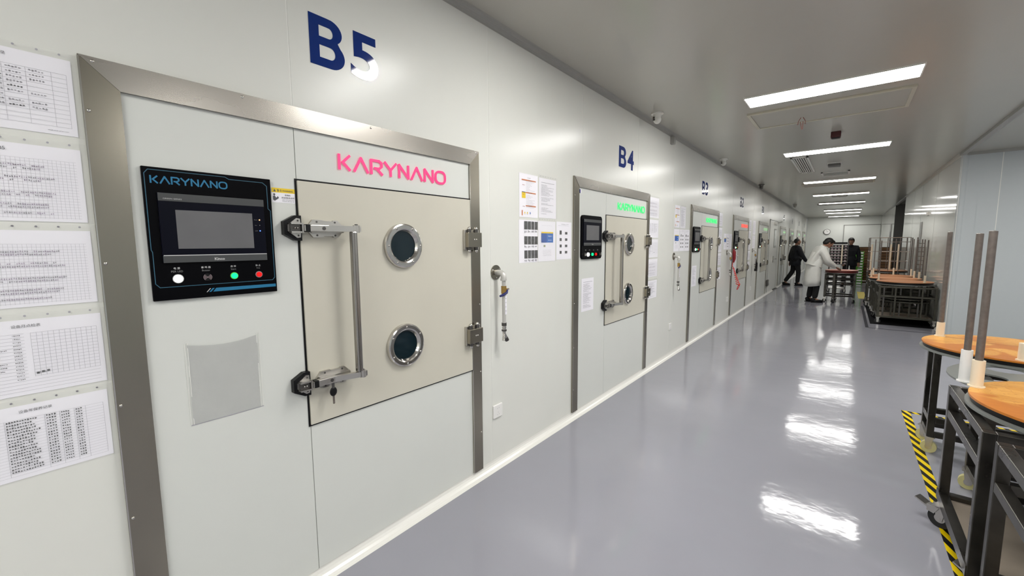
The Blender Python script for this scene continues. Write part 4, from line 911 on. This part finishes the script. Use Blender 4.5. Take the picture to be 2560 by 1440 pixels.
def person(label, loc, rz, J, shirt, cloth_names, coat=None, cap=None):
    t = thing('person', label, 'person', loc, rz=rz)
    P = J; order = ['pelvis', 'belly', 'chest', 'neck', 'headb', 'shL', 'elL', 'wrL', 'shR', 'elR', 'wrR', 'hpL', 'knL', 'anL', 'toL', 'hpR', 'knR', 'anR', 'toR']
    E = [('pelvis', 'belly'), ('belly', 'chest'), ('chest', 'neck'), ('neck', 'headb'), ('chest', 'shL'), ('shL', 'elL'), ('elL', 'wrL'), ('chest', 'shR'), ('shR', 'elR'), ('elR', 'wrR'),
         ('pelvis', 'hpL'), ('hpL', 'knL'), ('knL', 'anL'), ('anL', 'toL'), ('pelvis', 'hpR'), ('hpR', 'knR'), ('knR', 'anR'), ('anR', 'toR')]
    R_ = dict(pelvis=.11, belly=.11, chest=.12, neck=.055, headb=.05, shL=.055, elL=.04, wrL=.028, shR=.055, elR=.04, wrR=.028, hpL=.08, knL=.052, anL=.036, toL=.03, hpR=.08, knR=.052, anR=.036, toR=.03)
    ix = {k: i for i, k in enumerate(order)}
    body = skin('body', [P[k] for k in order], [(ix[a], ix[b_]) for a, b_ in E], [R_[k]*.92 for k in order], SKIN, t)
    # head, face, ears and hands are grown into the same mesh
    h = Vector(P['headb']); f = Vector(P['face']).normalized(); up = (h-Vector(P['neck'])).normalized(); up = (up-f*up.dot(f)).normalized(); s = f.cross(up)
    T = Matrix((s, f, up)).transposed().to_4x4(); T.translation = h
    b = MB(); b.ell((0, .015, .055), (.073, .092, .105), SKIN, 20, 14, T); b.ell((0, .055, -.005), (.05, .05, .05), SKIN, 14, 10, T)
    b.tube([(0, .1, .07), (0, .122, .04), (0, .108, .03)], [.008, .015, .012], SKIN, 8, T=T)
    for q in (-1, 1): b.ell((q*.074, .0, .045), (.012, .02, .032), SKIN, 10, 8, T)
    b.ell((0, .098, .0), (.024, .008, .006), mat('lips', (.25, .1, .08), .5), 10, 6, T)
    for q, w_ in (('L', 1), ('R', -1)): hand_geo(b, P['wr'+q], Vector(P['wr'+q])-Vector(P['el'+q])+Vector(P.get('hd'+q, (0, 0, 0))), P.get('pn'+q, (0, 0, -1)), SKIN)
    m2 = b.mesh('hh'); bm = bmesh.new(); bm.from_mesh(body.data); n0 = len(bm.faces); bm.from_mesh(m2)
    bm.to_mesh(body.data); bm.free(); bpy.data.meshes.remove(m2)
    for p_ in body.data.polygons: p_.use_smooth = True; p_.material_index = 0
    b = MB()
    for q in (-1, 1): b.ell((q*.03, .096, .052), (.012, .008, .007), PLAST, 10, 6, T); b.ell((q*.03, .103, .052), (.005, .003, .005), BLACK, 8, 6, T)
    b.build('eyes', t)
    b = MB()
    if cap == 'short': b.ell((0, -.008, .075), (.079, .096, .094), HAIR, 20, 12, T)
    else: b.ell((0, -.012, .08), (.088, .1, .1), HAIR, 20, 12, T); b.ell((0, -.05, .03), (.075, .06, .07), HAIR, 16, 10, T); b.ell((0, .055, .135), (.06, .05, .035), HAIR, 14, 8, T)
    hr = b.build('hair', t)
    if cap is None or cap == 'short':
        pass
    # trousers and shoes
    tk = ['pelvis', 'hpL', 'knL', 'anL', 'hpR', 'knR', 'anR']; te = [(0, 1), (1, 2), (2, 3), (0, 4), (4, 5), (5, 6)]
    skin('trousers', [P[k] for k in tk], te, [.135, .105, .078, .066, .105, .078, .066] if not coat else [.10, .08, .072, .064, .08, .072, .064], FABT, t)
    for q in 'LR':
        a = Vector(P['an'+q]); o_ = Vector(P['to'+q]); d = (o_-a); d.z = 0; d.normalize(); s_ = Vector((d.y, -d.x, 0))
        T2 = Matrix((s_, d, Vector((0, 0, 1)))).transposed().to_4x4(); T2.translation = (a.x, a.y, 0)
        b = MB(); b.ell((0, .06, .04), (.045, .135, .04), BLACK, 16, 8, T2); b.ell((0, -.02, .07), (.042, .06, .05), BLACK, 14, 8, T2); b.box(-.04, .04, -.07, .17, 0, .018, BLACK, T2); b.build('shoe', t)
    # jacket or coat
    jk = ['pelvis', 'belly', 'chest', 'neckc', 'shL', 'elL', 'wrL', 'shR', 'elR', 'wrR']
    P['neckc'] = tuple(Vector(P['chest']).lerp(Vector(P['neck']), .75))
    je = [(0, 1), (1, 2), (2, 3), (2, 4), (4, 5), (5, 6), (2, 7), (7, 8), (8, 9)]
    k_ = 1.12 if coat else 1.0
    rr = [.155, .15, .15, .085, .085, .066, .05, .085, .066, .05]
    wide = P.get('wide', 1)
    jo = skin('coat' if coat else 'jacket', [P[k] for k in jk], je, [r*k_*wide for r in rr], shirt, t, root=1)
    # skirt of the garment: lofted sections
    secs = P['skirt']; b = MB(); n = 28; vs = []; fs = []
    for (cx_, cy_, cz_, rx, ry, wob) in secs:
        for i in range(n):
            a = 2*math.pi*i/n; w_ = 1+wob*math.sin(5*a)+wob*.6*math.sin(9*a+1); vs.append((cx_+rx*math.cos(a)*w_, cy_+ry*math.sin(a)*w_, cz_+.015*math.sin(a*2)*(wob > .01)))
    for j in range(len(secs)-1):
        for i in range(n): fs.append((j*n+i, j*n+(i+1) % n, (j+1)*n+(i+1) % n, (j+1)*n+i))
    b.add(vs, fs, shirt, None, True); o_ = b.build('garment_skirt', t); md = o_.modifiers.new('t', 'SOLIDIFY'); md.thickness = .008
    b = MB(); c1 = Vector(P['neck'])*.62+Vector(P['chest'])*.38; c2 = Vector(P['neck'])
    b.cyl(c1, c2, .088, shirt, 20, r1=.068, caps=False); o_ = b.build('collar', t); md = o_.modifiers.new('t', 'SOLIDIFY'); md.thickness = .006
    return t
# local frame of a person: facing +y, right hand at +x
def stand(**kw):
    J = dict(pelvis=(0, 0, .92), belly=(0, 0, 1.06), chest=(0, 0, 1.25), neck=(0, .0, 1.41), headb=(0, .02, 1.48), face=(0, 1, 0),
             shL=(-.17, 0, 1.33), elL=(-.23, -.02, 1.06), wrL=(-.23, .05, .82), shR=(.17, 0, 1.33), elR=(.23, -.02, 1.06), wrR=(.23, .05, .82),
             hpL=(-.09, 0, .86), knL=(-.1, .02, .48), anL=(-.1, 0, .09), toL=(-.12, .13, .035), hpR=(.09, 0, .86), knR=(.1, .02, .48), anR=(.1, 0, .09), toR=(.12, .13, .035),
             skirt=[(0, 0, 1.12, .10, .08, 0), (0, 0, 1.02, .165, .135, 0), (0, 0, .9, .185, .15, .01), (0, 0, .72, .205, .165, .03)])
    J.update(kw); return J
# man in dark suit, stepping to the right along the wall
person('person in dark suit walking along the left wall, seen from behind', (.40, 17.6, 0), math.radians(-62), stand(
    knL=(-.09, -.02, .5), anL=(-.1, -.26, .12), toL=(-.1, -.14, .04), knR=(.1, .08, .48), anR=(.09, .06, .09), toR=(.1, .2, .035),
    elR=(.25, .10, 1.05), wrR=(.24, .25, .84), elL=(-.24, -.06, 1.06), wrL=(-.24, -.08, .82), wide=1.08), FABD, None, cap='short')
# man in white coat leaning over the rolling table
person('person in long white coat and dark trousers leaning over the rolling table', (1.16, 12.9, 0), math.radians(-66), stand(
    pelvis=(0, -.02, .92), belly=(0, .02, 1.06), chest=(0, .09, 1.25), neck=(0, .19, 1.41), headb=(0, .25, 1.45), face=(0, .78, -.62),
    shL=(-.17, .12, 1.32), elL=(-.22, .27, 1.06), wrL=(-.12, .45, .90), shR=(.17, .12, 1.32), elR=(.24, .20, 1.04), wrR=(.14, .42, .89), hdL=(0, .0, .08), hdR=(0, .0, .05),
    knL=(-.1, .02, .48), anL=(-.1, -.03, .09), toL=(-.11, .1, .035), knR=(.1, .06, .48), anR=(.1, .02, .09), toR=(.12, .15, .035), wide=1.02,
    skirt=[(0, .07, 1.2, .10, .08, 0), (0, .04, 1.1, .155, .13, 0), (0, .03, 1.02, .178, .155, .005), (0, .0, .88, .18, .16, .01), (0, -.01, .72, .188, .168, .02), (0, -.015, .56, .196, .176, .035), (0, -.02, .42, .205, .182, .05)]), COATM, None, coat=True, cap=None)
# man in dark suit facing the camera behind the table
person('person in dark suit standing behind the rolling table and facing the camera', (1.885, 18.1, 0), math.radians(184), stand(
    elR=(.25, .08, 1.06), wrR=(.2, .22, .84), face=(0, 1, -.25), wide=.98,
    knL=(-.1, .0, .48), anL=(-.13, -.05, .09), toL=(-.15, .07, .035), knR=(.11, .03, .48), anR=(.15, .04, .09), toR=(.18, .16, .035)), FABD, None)
